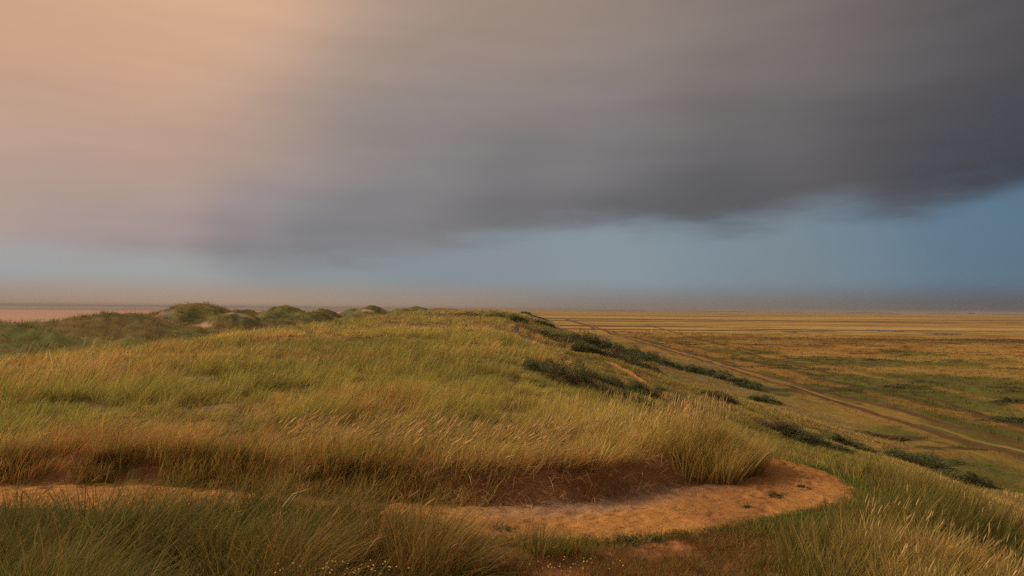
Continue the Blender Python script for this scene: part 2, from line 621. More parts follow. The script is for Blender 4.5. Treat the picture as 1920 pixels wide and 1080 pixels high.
# ------------------------------------------------------------------ path
M_path, g, out = new_mat('path_sand')
geo = g.n.new('ShaderNodeNewGeometry')
pos = geo.outputs['Position']
base = attr(g)
st = g.n.new('ShaderNodeMapping')
st.inputs['Scale'].default_value = (1.0, 2.2, 1.0)
g.l.new(pos, st.inputs['Vector'])
n = g.noise(st.outputs[0], 5.5, 6, .65)
c = g.vmath('SCALE', base, scale=g.math('ADD', g.math('MULTIPLY', n, 1.0), .48))
nd = g.noise(st.outputs[0], 11, 4, .7)
c = g.mix(g.math('MULTIPLY', g.smooth(nd, .54, .66), .8), c, (.13, .055, .025))
ng = g.noise(pos, 160, 2, .6)
c = g.vmath('SCALE', c, scale=g.math('ADD', g.math('MULTIPLY', ng, .8), .6))
p = g.n.new('ShaderNodeBsdfPrincipled')
g.l.new(c, p.inputs['Base Color']); p.inputs['Roughness'].default_value = .95; p.inputs['Specular IOR Level'].default_value = .1
b = g.n.new('ShaderNodeBump'); b.inputs['Strength'].default_value = .8; b.inputs['Distance'].default_value = .07
g.l.new(g.noise(st.outputs[0], 9, 6, .7), b.inputs['Height']); g.l.new(b.outputs[0], p.inputs['Normal'])
g.l.new(p.outputs[0], out.inputs[0])


def path_tint(X, Y, pd):
    pdist, north = pd
    n = fbm(X, Y, .9, 4, 101)
    c = mixv(SAND * .82, SAND * 1.12, n[..., None])
    gr = sst(pdist, -.85, -.1) * north * sst(X, -1.5, .3) * sst(4.6 - X, 0, 1)
    c = mixv(c, C(.42, .25, .14), (np.clip(gr * (0.4 + fbm(X, Y, .6, 3, 102)), 0, 1))[..., None])
    c = mixv(c, C(.30, .13, .055), (sst(fbm(X, Y, 1.6, 3, 103), .5, .7) * .5)[..., None])
    return c


DENTS = []      # tread marks in the soft sand
for k in range(230):
    i_ = random.random() * 66 + 6
    q = PC[int(i_)]
    DENTS.append((q[0] + random.uniform(-.8, .8) * q[2], q[1] + random.uniform(-.85, .85) * q[2], random.gauss(0, .5) + (0 if q[0] < 2 else .7), random.uniform(.07, .13), random.uniform(.02, .045)))


def path_piece(X, Y, lim=.16):
    pd = path_dist(X, Y)
    wob = (fbm(X, Y, .7, 4, 105) - .5) * .55
    d = pd[0] + wob
    Z = height(X, Y, True, pd) + np.where(d < 0, .012, .012 - .25 * d) + (fbm(X, Y, .14, 3, 106) - .5) * .05
    for (fx, fy, fa, fl, fd) in DENTS:
        m = (np.abs(X - fx) < .4) & (np.abs(Y - fy) < .4)
        if m.any():
            dx, dy = X[m] - fx, Y[m] - fy
            u_ = dx * math.cos(fa) + dy * math.sin(fa); v_ = -dx * math.sin(fa) + dy * math.cos(fa)
            q = (u_ / fl) ** 2 + (v_ / (fl * .45)) ** 2
            Z[m] -= fd * (np.exp(-q) - .45 * np.exp(-(np.sqrt(q) - 1.7) ** 2 * 3))
    V = np.stack([X, Y, Z], -1).reshape(-1, 3)
    F = grid_faces(*X.shape)
    keep = (d.reshape(-1)[F] < lim + .12).all(1)
    return V, F[keep], path_tint(X, Y, pd).reshape(-1, 3)


def join(parts):
    vs, fs, cs, n = [], [], [], 0
    for v, f, c in parts:
        vs.append(v); fs.append(f + n); cs.append(c); n += len(v)
    return np.concatenate(vs), np.concatenate(fs), np.concatenate(cs)


gx, gy = np.meshgrid(np.arange(-14, 7.2, .04), np.arange(7.2, 15, .04))
p1 = path_piece(gx, gy)
gx, gy = np.meshgrid(np.arange(3.5, 15, .14), np.arange(14.95, 78, .14))
p2 = path_piece(gx, gy)
V, F, cc = join([p1, p2])
# drop unused vertices
used = np.unique(F)
remap = np.full(len(V), -1); remap[used] = np.arange(len(used))
path = mesh_obj('path', V[used], remap[F], M_path, col=cc[used], smooth=True)
tag(path, 'trodden orange sand path curving round the grassy bank', 'path', kind='structure')

# ------------------------------------------------------------------ marsh plain


def marsh_h(X, Y):
    return (fbm(X, Y, 9, 4, 201) - .5) * .7 * sst(np.hypot(X, Y), 20, 60) * sst(900 - Y, 0, 600) + .1


TRK = [  # (start x,y) (end x,y) half width, wobble
    ((45.2, 40), (64, 900), .55), ((47.6, 40), (67, 900), .5), ((53.5, 50), (78, 420), .5), ((64, 60), (110, 700), .45)]


def marsh_tint(X, Y):
    R = np.hypot(X, Y)
    n1 = fbm(X, Y, 60, 4, 210); n2 = fbm(X, Y, 14, 4, 211); n3 = fbm(X, Y, 150, 4, 212); n4 = fbm(X, Y, 4, 3, 213)
    c = mixv(C(.40, .235, .065), C(.33, .245, .065), sst(n1, .35, .65)[..., None])
    c = mixv(c, C(.26, .14, .05), (sst(n2, .48, .70) * .6)[..., None])
    c = mixv(c, C(.47, .33, .12), (sst(n2, .46, .34) * .5 if False else sst(.47 - n2, 0, .12) * .5)[..., None])
    # horizontal banding far away: strips of sedge, mud and pale grass
    bnd = fbm(X * .12, Y, 45, 4, 215)
    c = mixv(c, C(.105, .06, .035), (sst(bnd, .56, .63) * sst(R, 240, 420) * .8)[..., None])
    c = mixv(c, C(.52, .42, .20), (sst(.42 - bnd, 0, .07) * sst(R, 300, 500) * .6)[..., None])
    # brown wet belt in the middle distance
    wet = np.exp(-((Y - 470) / 90) ** 2) * sst(X, 120, 200) * sst(fbm(X * .2, Y, 30, 4, 219), .40, .56)
    c = mixv(c, C(.085, .05, .032), (wet * .85)[..., None])
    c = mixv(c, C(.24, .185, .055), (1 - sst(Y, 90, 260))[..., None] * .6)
    # green sward near the dune foot
    gn = sst(fbm(X, Y, 22, 4, 216) + .16 * np.exp(-((X - 66 - .03 * Y) / 15) ** 2) - .10 * sst(Y, 110, 260), .50, .60) * sst(360 - Y, 0, 160)
    gc = mixv(C(.085, .095, .022), C(.15, .165, .04), n4[..., None])
    c = mixv(c, gc, (gn * .85)[..., None])
    # long bands of straw and sedge running beside the track
    sb = X - (47 + .0285 * (Y - 45)) + (fbm(X, Y, 16, 3, 230) - .5) * 4
    nr = 1 - sst(Y, 200, 520)
    for (a_, b_, col_, k_) in ((1.9, 5.0, C(.115, .12, .03), .75), (5.0, 9.5, C(.36, .19, .06), .55), (9.5, 12.5, C(.075, .075, .022), .7), (12.5, 20, C(.15, .16, .04), .6), (22, 25, C(.40, .26, .09), .5), (26, 29, C(.10, .085, .028), .55), (-5, -2.2, C(.36, .25, .08), .6)):
        w_ = sst(sb, a_ - .6, a_ + .6) * (1 - sst(sb, b_ - .6, b_ + .6)) * nr * sst(fbm(X * 2.5, Y * .35, 8, 3, 231 + int(a_ + 9)), .32, .52)
        c = mixv(c, col_, (w_ * k_)[..., None])
    # dark heathy spots
    c = mixv(c, C(.06, .055, .022), (sst(fbm(X, Y, 7, 3, 218), .66, .72) * sst(420 - Y, 0, 200) * .8)[..., None])
    # far fade to pale
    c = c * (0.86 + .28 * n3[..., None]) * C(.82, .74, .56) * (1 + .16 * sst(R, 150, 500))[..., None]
    return c


M_marsh = ground_mat('marsh_grass', ((0.05, .25), (.6, .45), (4.0, .35)), 0.9, 1.3, bdist=0.35)
X, Y = polar(-14, 80, 1150, 32, 26000, 900, fov=(-2, 39))
Z = marsh_h(X, Y)
V = np.stack([X, Y, Z], -1).reshape(-1, 3)
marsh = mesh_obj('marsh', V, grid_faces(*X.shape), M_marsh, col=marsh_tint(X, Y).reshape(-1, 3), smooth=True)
tag(marsh, 'flat ochre salt marsh spreading to the horizon', 'marsh', kind='structure')

# wheel tracks on the marsh
M_track = ground_mat('track_earth', ((.8, .3), (5.0, .4)), .5, 5.0)


def ribbon(pts, hw, hfun, lift, tint, name, mat, label, cat, wob=.12):
    pts = np.array(pts, float)
    d = np.gradient(pts, axis=0)
    d /= np.linalg.norm(d, axis=1)[:, None]
    nrm = np.stack([-d[:, 1], d[:, 0]], 1)
    rows, cs = [], []
    for k in np.linspace(-1, 1, 7):
        q = pts + nrm * (hw[:, None] * k * (1 + wob * (fbm(pts[:, 0] + k * 9, pts[:, 1], 2.5, 3, 301)[:, None] - .5) * 6))
        z = hfun(q[:, 0], q[:, 1]) + lift * (1 - abs(k) ** 3 * 1.6)
        rows.append(np.stack([q[:, 0], q[:, 1], z], 1))
        cs.append(np.clip(tint(q[:, 0], q[:, 1]), 0, 1))
    V = np.stack(rows, 0)
    o = mesh_obj(name, V.reshape(-1, 3), grid_faces(*V.shape[:2]), mat, col=np.stack(cs, 0).reshape(-1, 3), smooth=True)
    return tag(o, label, cat, kind='structure')


def trk(x0, y0, x1, y1, hw0, name, label, tint, amp=1.0, lift=.06):
    ys = np.exp(np.linspace(math.log(y0), math.log(y1), 420))
    t = (ys - y0) / (y1 - y0)
    xs = x0 + (x1 - x0) * t + (fbm(ys, ys * 0, 40, 3, int(x0)) - .5) * 2.4 * amp + (fbm(ys, ys * 0, 9, 2, int(x0) + 3) - .5) * .5
    hw = hw0 * (1 + ys / 400)
    return ribbon(np.stack([xs, ys], 1), hw, marsh_h, lift, tint, name, M_track, label, 'track')


dk = lambda x, y: mixv(C(.09, .045, .02), C(.20, .10, .035), fbm(x, y, 5, 3, 310)[:, None]) * .7
lt = lambda x, y: mixv(C(.24, .145, .045), C(.20, .13, .038), fbm(x, y, 5, 3, 311)[:, None])
# the two dark ruts run parallel with a pale strip between
trk(45.2, 45, 70, 900, .62, 'track', 'dark rut of the marsh track nearest the dune foot', dk)
trk(48.8, 45, 73, 900, .60, 'track', 'second dark rut of the marsh track, beyond the pale strip', dk)
trk(46.95, 45, 71.5, 900, .40, 'track', 'pale sandy strip between the two dark ruts of the marsh track', lt, lift=.05)
trk(56, 52, 120, 620, .55, 'track', 'thin dark rut crossing the green sward farther out on the marsh', dk, 2.0)

# ------------------------------------------------------------------ beach and sea
M_beach = ground_mat('beach_sand', ((.01, .12), (.15, .10)), .2, 1.0)
X, Y = polar(-85, -13.5, 300, 60, 5200, 240)
Z = 0.12 + (fbm(X, Y, 200, 3, 401) - .5) * .2
bt = mixv(C(.66, .38, .26), C(.55, .34, .24), fbm(X * .1, Y, 120, 3, 402)[..., None])
bt = bt * .72
bt = mixv(bt, C(.26, .16, .11), (sst(np.hypot(X, Y), 1900, 2300) * .8)[..., None])
beach = mesh_obj('beach', np.stack([X, Y, Z], -1).reshape(-1, 3), grid_faces(*X.shape), M_beach, col=bt.reshape(-1, 3), smooth=True)
tag(beach, 'broad pinkish beach beyond the dunes', 'beach', kind='structure')

M_sea, g, out = new_mat('sea_water')
p = g.n.new('ShaderNodeBsdfPrincipled')
p.inputs['Base Color'].default_value = (.16, .14, .13, 1); p.inputs['Roughness'].default_value = .35
geo = g.n.new('ShaderNodeNewGeometry')
b = g.n.new('ShaderNodeBump'); b.inputs['Strength'].default_value = .5; b.inputs['Distance'].default_value = .5
g.l.new(g.noise(geo.outputs['Position'], .15, 4), b.inputs['Height']); g.l.new(b.outputs[0], p.inputs['Normal'])
g.l.new(p.outputs[0], out.inputs[0])
X, Y = polar(-88, -13.4, 160, 2900, 40000, 60)
# a little higher than the beach it covers
Z = 0.26 + X * 0
mesh_obj('sea', np.stack([X, Y, Z], -1).reshape(-1, 3), grid_faces(*X.shape), M_sea)
tag(bpy.data.objects['sea'], 'hazy grey strip of sea under the horizon', 'sea', kind='structure')
M_foam, g, out = new_mat('surf_foam')
p = g.n.new('ShaderNodeBsdfPrincipled'); p.inputs['Base Color'].default_value = (.85, .82, .78, 1); p.inputs['Roughness'].default_value = .9
nn = g.noise(g.n.new('ShaderNodeNewGeometry').outputs['Position'], .02, 4)
g.l.new(g.mix(nn, (.45, .42, .39), (.6, .57, .54)), p.inputs['Base Color'])
g.l.new(p.outputs[0], out.inputs[0])
vs, fs, n0 = [], [], 0
for k in range(9):
    a = math.radians(-38 + RNG.random() * 22); r = 3000 + RNG.random() * 1500
    w = math.radians(.25 + RNG.random() * .9); t_ = 40 + RNG.random() * 120
    A = np.linspace(a - w, a + w, 9)
    prof = np.sin(np.linspace(0, math.pi, 9)) * t_ + 1
    for s in (0, 1):
        rr = r + (s * prof)
        vs.append(np.stack([rr * np.sin(A), rr * np.cos(A), np.full(9, .5 + s * .2)], 1))
    fs.append(grid_faces(2, 9) + n0); n0 += 18
foam = mesh_obj('surf', np.concatenate(vs), np.concatenate(fs), M_foam)
tag(foam, 'thin white lines of surf breaking far off on the sea', 'surf', kind='stuff')

# ponds on the marsh
M_pond, g, out = new_mat('pond_water')
p = g.n.new('ShaderNodeBsdfPrincipled'); p.inputs['Base Color'].default_value = (.20, .21, .22, 1); p.inputs['Roughness'].default_value = .3
g.l.new(g.mix(g.noise(g.n.new('ShaderNodeNewGeometry').outputs['Position'], .3, 3), (.09, .10, .10), (.13, .135, .14)), p.inputs['Base Color'])
g.l.new(p.outputs[0], out.inputs[0])


def pond(px, py, wpx, hpx, label):
    d = ray(px, py)
    s = (EYE - .4) / -d.z
    cx, cy = d.x * s, d.y * s
    rx = wpx / 1280 * cy / 2
    d2 = ray(px, py + hpx)
    ry = abs(cy - d2.y * (EYE - .4) / -d2.z) / 2
    A = np.linspace(0, 2 * math.pi, 49)[:-1]
    R = 1 + (fbm(np.cos(A) * 3 + px, np.sin(A) * 3, 1, 3, 6) - .5) * .8
    ring = np.stack([cx + rx * R * np.cos(A), cy + ry * R * np.sin(A), np.full(48, .52)], 1)
    rim = ring.copy(); rim[:, 2] -= .8
    V = np.concatenate([ring, rim, [[cx, cy, .52]]])
    me = bpy.data.meshes.new('pond')
    fcs = [(i, (i + 1) % 48, 96) for i in range(48)] + [(i, i + 48, (i + 1) % 48 + 48, (i + 1) % 48) for i in range(48)]
    me.from_pydata(V.tolist(), [], fcs)
    me.materials.append(M_pond)
    o = bpy.data.objects.new('pond', me)
    scene.collection.objects.link(o)
    tag(o, label, 'pond', kind='structure')


pond(1655, 619.5, 46, 2.2, 'long silver marsh pool catching the sky')
pond(1765, 625.5, 56, 1.8, 'dull grey marsh pool to the right of the silver one')
pond(1480, 622, 20, .9, 'tiny pale pool to the left of the silver one')

# low land along the horizon
M_hill = ground_mat('far_land', ((.003, .3),), .1, .01)
vs, cs, fs, n0 = [], [], [], 0
for (pa, pb, hh, r) in ((1300, 1420, 9, 9000), (1480, 1500, 6, 8500), (1575, 1680, 14, 9000), (1735, 1800, 11, 9000), (1812, 1830, 16, 8000), (1840, 1960, 8, 9500), (1090, 1230, 8, 9500), (760, 900, 7, 9500), (2000, 2300, 14, 9000)):
    A = np.linspace(math.atan((pa - 960) / 1280), math.atan((pb - 960) / 1280), 60)
    t = np.linspace(0, 1, 60)
    prof = np.sin(t * math.pi) ** .5 * hh * (.35 + 1.1 * fbm(A * 400, A * 0 + pa, 1.2, 4, 9))
    for j, (dr, f) in enumerate(((0, 0), (30, .8), (120, 1.0), (400, 0))):
        rr = r + dr
        vs.append(np.stack([rr * np.sin(A), rr * np.cos(A), prof * f - (0 if f else 1)], 1))
        cs.append(np.tile(C(.10, .075, .055), (60, 1)))
    fs.append(grid_faces(4, 60) + n0); n0 += 240
hl = mesh_obj('hills', np.concatenate(vs), np.concatenate(fs), M_hill, col=np.concatenate(cs), smooth=True)
tag(hl, 'low dark land far off along the horizon', 'hills', kind='structure')

# ------------------------------------------------------------------ blades
M_blade = leaf_mat('marram_blade', .38, .6, .12)
M_seed = leaf_mat('seed_head', .35, .8, .05)
M_root = leaf_mat('dead_root', .1, .9, .1)
WIND = math.radians(12)     # blades lean towards +X, slightly away from the camera


def blades(P, L, lean, bend, azm, w, cb, ct, segs=3, spin=None, tipw=.12, side=None):
    n = len(P)
    lev = segs + 1
    V = np.empty((n, lev, 2, 3), np.float32)
    Cc = np.empty((n, lev, 2, 3), np.float32)
    sp = RNG.random(n) * math.pi if spin is None else spin
    wx, wy = np.cos(sp), np.sin(sp)
    pos = P.astype(float).copy()
    dl = L / segs
    hx, hy = np.cos(azm), np.sin(azm)
    for i in range(lev):
        t = i / segs
        ww = w * .5 * (1 - (1 - tipw) * t ** 1.6) * (0.75 if i == 0 else 1)
        off = np.stack([wx * ww, wy * ww, np.zeros(n)], 1)
        V[:, i, 0] = pos - off
        V[:, i, 1] = pos + off
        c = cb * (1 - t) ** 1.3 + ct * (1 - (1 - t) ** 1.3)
        Cc[:, i, 0] = c; Cc[:, i, 1] = c
        ph = lean + bend * (t + .5 / segs) ** 1.3
        st, ctn = np.sin(ph), np.cos(ph)
        pos[:, 0] += dl * st * hx; pos[:, 1] += dl * st * hy; pos[:, 2] += dl * ctn
    b = (np.arange(n) * lev * 2)[:, None]
    k = np.arange(segs)[None, :] * 2
    q = b + k
    F = np.stack([q, q + 1, q + 3, q + 2], -1).reshape(-1, 4)
    return V.reshape(-1, 3), F, Cc.reshape(-1, 3)


def tuft_blades(TX, TY, H, per, rad, width, segs, hue, dry, wind_k=1.0, base=None, tip_dry=None, spread=.38, tone=1.0):
    """TX,TY tuft centres; H tuft height; hue 0 green..1 straw; dry 0..1 rusty"""
    n = len(TX)
    TZ = height(TX, TY)
    idx = np.repeat(np.arange(n), per)
    m = len(idx)
    a = RNG.random(m) * 2 * math.pi
    r = np.sqrt(RNG.random(m)) * rad[idx]
    bx = TX[idx] + r * np.cos(a); by = TY[idx] + r * np.sin(a)
    P = np.stack([bx, by, TZ[idx] - .03], 1)
    L = H[idx] * (.55 + .6 * RNG.random(m))
    # outward fan plus wind
    fan = spread * (r / rad[idx]) + .06
    wdir = WIND + (RNG.random(m) - .5) * 1.1 + ((fbm(TX, TY, 1.6, 2, 540) - .5) * 2.0)[idx]
    gust = wind_k * (.22 + .38 * RNG.random(m)) * (.55 + .9 * RNG.random(n))[idx] * (.6 + .8 * fbm(TX, TY, 2.2, 2, 541))[idx]
    vx = np.cos(a) * fan + np.cos(wdir) * gust
    vy = np.sin(a) * fan + np.sin(wdir) * gust
    azm = np.arctan2(vy, vx)
    lean = np.hypot(vx, vy) * .75
    bend = .15 + 1.0 * RNG.random(m) ** 1.6 * wind_k + .15 * wind_k
    # the bend follows the wind more than the fan
    w = width[idx] * (.7 + .6 * RNG.random(m))
    h = np.clip(hue[idx] + (RNG.random(m) - .5) * .55, 0, 1)[:, None]
    c = np.where(h < .5, GREEN + (OLIVE - GREEN) * (h * 2), OLIVE + (STRAW - OLIVE) * (h * 2 - 1))
    d = (RNG.random(m) < dry[idx] * .8)[:, None]
    c = np.where(d, RUST * (.8 + .5 * RNG.random((m, 1))), c)
    c = c * (.50 + 1.0 * RNG.random((m, 1)) ** 1.3) * (.78 + .44 * RNG.random(n))[idx][:, None] * tone
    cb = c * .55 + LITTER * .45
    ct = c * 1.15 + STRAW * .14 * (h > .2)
    # grass is lit through, so the spin is random
    return blades(P, L, lean, bend, azm, w, cb, ct, segs)


def fields(X, Y):
    """colour of the sward: hue, dryness, height factor"""
    hue = .40 + (fbm(X, Y, 9, 4, 501) - .5) * 1.1 + (fbm(X, Y, 2.2, 3, 502) - .5) * .5
    hue = hue + .22 * sst(X, -3, 3) * sst(30 - Y, 0, 18)
    hue = hue + .12 * sst(Y, 25, 60)
    dry = np.clip((fbm(X, Y, 4.5, 4, 503) - .52) * 3.0, 0, .8)
    hf = .72 + (fbm(X, Y, 3.2, 3, 504) - .5) * 1.3
    hf = np.clip(hf, .35, 1.05)
    return hue, dry, hf


def scatter(n, a0, a1, r0, r1, power=1.0):
    """points over a sector; power 1: area density falls as 1/r, 2: even"""
    a = np.radians(a0 + (a1 - a0) * RNG.random(n))
    u = RNG.random(n)
    e = power
    r = (r0 ** e + (r1 ** e - r0 ** e) * u) ** (1 / e)
    return r * np.sin(a), r * np.cos(a)


GA = 'dark thickets in the belt behind the field on the slope'
GB = 'dark scrub along the upper slope towards the marsh'
GC = 'dark scrub lines near the crest'
GD = 'dark scrub below the bend of the path'
GE = 'dark thickets at the right foot of the slope'
S = [
    (1030, 700, 84, 1.16, 'first thicket from the left in the dark belt above the straw grass', GA, 0),
    (1075, 712, 84, 1.24, 'second thicket from the left in the dark belt above the straw grass', GA, 0),
    (1122, 722, 89, 1.24, 'third thicket from the left in the dark belt above the straw grass', GA, 2),
    (1168, 732, 81, 1.24, 'fourth thicket from the left in the dark belt above the straw grass', GA, 0),
    (1212, 742, 76, 1.16, 'fifth thicket in the dark belt, just below the sliver of sand path', GA, 0),
    (1262, 760, 81, 0.93, 'flat thicket at the right end of the dark belt, behind the straw tussock', GA, 0),
    (1310, 776, 68, 0.78, 'smallest flat thicket right behind the seed heads of the straw tussock', GA, 2),
    (1032, 633, 61, 1.51, 'narrow green shrub at the upper end of the scrub on the slope', GB, 2),
    (1062, 645, 79, 1.64, 'mid green shrub just below the upper end of the slope scrub', GB, 2),
    (1108, 646, 94, 3.28, 'tallest blackish shrub with a rusty top on the slope scrub', GB, 0),
    (1085, 658, 90, 1.51, 'low green shrub on the field side of the tallest slope shrub', GB, 2),
    (1128, 668, 112, 1.76, 'low brownish shrub below the tallest slope shrub', GB, 1),
    (1160, 662, 101, 2.27, 'rounded dark shrub just right of the tallest slope shrub', GB, 0),
    (1178, 682, 126, 1.89, 'broad dark shrub directly above the sliver of sand path', GB, 0),
    (1205, 672, 101, 1.89, 'dark shrub on the marsh side above the sliver of sand path', GB, 0),
    (1235, 684, 108, 1.64, 'dark shrub where the slope scrub narrows', GB, 0),
    (1292, 696, 108, 1.39, 'flat dark shrub at the start of the scrub tail against the marsh', GB, 0),
    (1335, 704, 112, 1.39, 'flat dark shrub in the middle of the scrub tail against the marsh', GB, 0),
    (1378, 716, 104, 1.26, 'flat dark shrub near the end of the scrub tail against the marsh', GB, 0),
    (1405, 728, 65, 1.01, 'last small shrub at the very end of the scrub tail against the marsh', GB, 0),
    (1255, 742, 90, 0.88, 'loose olive shrub to the right of the sand sliver', GB, 2),
    (880, 593, 51, 0.90, 'thin dark scrub line highest on the crest of the field', GC, 1),
    (925, 596, 62, 1.00, 'dark scrub line just right of the highest one on the crest', GC, 0),
    (968, 602, 66, 1.10, 'dark scrub line in the dip right of the crest', GC, 0),
    (1012, 607, 62, 1.10, 'dark scrub line at the right end of the crest, before the plain', GC, 0),
    (986, 588, 26, 3.20, 'rounded lone dark bush on the skyline of the ridge', GC, 0),
    (1014, 597, 37, 1.60, 'flat dark bush below the rounded skyline bush', GC, 0),
    (864, 625, 51, 0.45, 'isolated dark scrub streak alone in the middle of the grass field', GC, 1),
    (560, 620, 40, 0.50, 'brown heathery clump alone in the left part of the grass field', GC, 1),
    (1356, 752, 64, 1.09, 'upright dark shrub on the green slope above the straw tussock', GD, 0),
    (1430, 752, 77, 0.97, 'dark shrub at the outer edge of the green slope', GD, 0),
    (1458, 806, 134, 1.09, 'brown-topped dark shrub close behind the bend of the path', GD, 1),
    (1512, 826, 142, 0.97, 'broad dark shrub right of the brown-topped one behind the path bend', GD, 0),
    (1578, 832, 110, 0.90, 'dark shrub at the right end of the row behind the path bend', GD, 0),
    (1665, 822, 101, 0.66, 'brownish shrub between the path bend row and the foot thicket', GD, 1),
    (1715, 868, 146, 0.93, 'leftmost dark thicket at the right foot of the slope', GE, 0),
    (1782, 880, 162, 1.10, 'broadest and darkest thicket at the right foot of the slope', GE, 0),
    (1850, 884, 146, 1.05, 'dark thicket close to the right edge at the foot of the slope', GE, 0),
    (1812, 905, 97, 0.93, 'small dark thicket hugging the tips of the near right grass', GE, 0),
    (1060, 722, 76, .85, 'brownish leftmost thicket of the lower row under the dark belt', GA, 1),
    (1118, 738, 80, .85, 'dark middle thicket of the lower row under the dark belt', GA, 0),
    (1182, 752, 80, .80, 'green thicket of the lower row under the dark belt, nearest the path bend', GA, 2),
]

# where the thickets stand, so that grass does not grow through them
SHRUB_SPOTS = []
for (px, py, w_, hm_, lb_, gr_, tn_) in S:
    hx, hy, _ = hit(px, py)
    rx_ = w_ / 1280 * hy / 2
    SHRUB_SPOTS.append((hx, hy, rx_, max(rx_ * .7, hm_ * .8)))


def in_front(X, Y):
    """lower grass on the camera side of the belt of thickets, as if grazed"""
    f = np.ones(X.shape)
    for (px, py, w_, hm_, lb_, gr_, tn_), (sx, sy, ra, rb) in zip(S, SHRUB_SPOTS):
        if gr_ is GA:
            t = (sy - Y) / 11.0
            a = np.abs(X - sx * Y / sy) / (ra * 1.2)
            f = np.where((t > -.3) & (t < 1) & (a < 1), np.minimum(f, .30 + .45 * np.clip(t, 0, 1)), f)
    return f


def clear_of_shrubs(X, Y, front=1.0):
    ok = np.ones(X.shape, bool)
    for (sx, sy, ra, rb) in SHRUB_SPOTS:
        ok &= (((X - sx) / (ra * 1.0)) ** 2 + ((Y - sy + .25 * rb) / (rb * 1.35)) ** 2) > 1.0
    return ok



def grass_obj(name, parts, label, mat=None, cat='grass'):
    V, F, cc = join(parts)
    o = mesh_obj(name, V, F, mat or M_blade, col=cc)
    return tag(o, label, cat, kind='stuff')


def near_path(pd, margin):
    return pd[0] > margin


# --- the grass field on the ridge, beyond the path
parts = []
for (n, r0, r1, per, seg, hh, rd, wk) in ((6000, 9, 26, 46, 4, .74, .16, .0092), (15000, 26, 75, 19, 3, .80, .24, .025), (17000, 75, 215, 11, 2, .85, .42, .062)):
    X, Y = scatter(n, -52, 44, r0, r1, 1.35)
    pd = path_dist(X, Y)
    ok = pd[1] & (pd[0] > .12 + .36 * sst(X, -2.6, -.6) * sst(4.0 - X, 0, 1.2)) | (Y > 14) & (pd[0] > .12)
    u = X - hermite(Y, XE_Y, XE_X)
    ok &= (u < np.interp(Y, [14, 20, 45], [.2, 1.5, 7]) + (fbm(X, Y, 6, 3, 77) - .5) * np.interp(Y, [14, 40], [.5, 8]))
    ok &= (X > -36) & clear_of_shrubs(X, Y)
    X, Y, pd0 = X[ok], Y[ok], pd[0][ok]
    hue, dry, hf = fields(X, Y)
    # tall straw-topped fringe over the bank
    fr = sst(2.2 - pd0, 0, 1.2) * (Y < 16)
    H = hh * hf * (.50 + 1.0 * RNG.random(len(X)))
    H = H * (1 - .35 * fr) + .18 * fr
    H = H * (1 - .22 * sst(X, 0, 2) * sst(24 - Y, 0, 6))
    # gaps: dark hollows between clumps
    H = H * (.55 + .95 * fbm(X, Y, 1.1, 2, 507))
    H = H * in_front(X, Y)
    gap = (fbm(X, Y, 2.4, 3, 505) > .62) | (fbm(X, Y, .8, 2, 506) > .70)
    H = np.where(gap, H * .42, H)
    rust_left = np.exp(-((X + 5.9) / 1.9) ** 2 - ((Y - 11.6) / 1.0) ** 2)
    dry = np.clip(dry + .8 * rust_left + .25 * fr, 0, .9)
    hue = hue + .15 * fr
    D_ = np.hypot(X, Y)
    wscale = np.maximum(D_ / ((r0 + r1) / 2), .7)
    wind = 1.0 - .55 * sst(X, 1.5, 5) * (Y < 16)
    # per-tuft wind by splitting in two
    for sel, wkk in ((wind > .7, 1.0), (wind <= .7, .45)):
        if sel.sum():
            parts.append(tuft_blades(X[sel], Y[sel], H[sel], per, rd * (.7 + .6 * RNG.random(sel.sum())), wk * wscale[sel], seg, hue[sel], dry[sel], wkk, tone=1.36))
# grass that spills over the bank
X = -9 + RNG.random(9000) * 12; Y = 9 + RNG.random(9000) * 3.2
pd = path_dist(X, Y)
ok = pd[1] & (pd[0] > .0) & (pd[0] < .5) & (RNG.random(9000) < np.interp(X, [-8, -2.5, -.6, .6], [.8, .75, .16, .10])) & (fbm(X, Y, .7, 2, 97) > .40)
X, Y, p0 = X[ok], Y[ok], pd[0][ok]; n = len(X)
hue, dry, hf = fields(X, Y)
parts.append(tuft_blades(X, Y, (.34 + .3 * RNG.random(n)) * (.6 + .8 * p0), 24, np.full(n, .12), np.full(n, .0085), 4, np.clip(hue + .12, 0, 1), np.clip(dry + .35, 0, .9), .9, tone=.95))
# bleached straw fringe with last year's stalks along the lip
X = -8.5 + RNG.random(3600) * 12.5; Y = 9.6 + RNG.random(3600) * 3
pd = path_dist(X, Y)
ok = pd[1] & (pd[0] > .4) & (pd[0] < 1.3) & (fbm(X, Y, 1.0, 2, 98) > .50)
X, Y = X[ok], Y[ok]; n = len(X)
parts.append(tuft_blades(X, Y, (.34 + .30 * RNG.random(n)) * (.7 + .6 * fbm(X, Y, .9, 2, 96)), 13, np.full(n, .15), np.full(n, .0085), 4, np.full(n, .95), np.full(n, .22), np.where(n > 0, .9, .9), tone=1.15))
grass_obj('marram_grass', parts, 'wind-combed olive marram grass covering the ridge beyond the sand path')

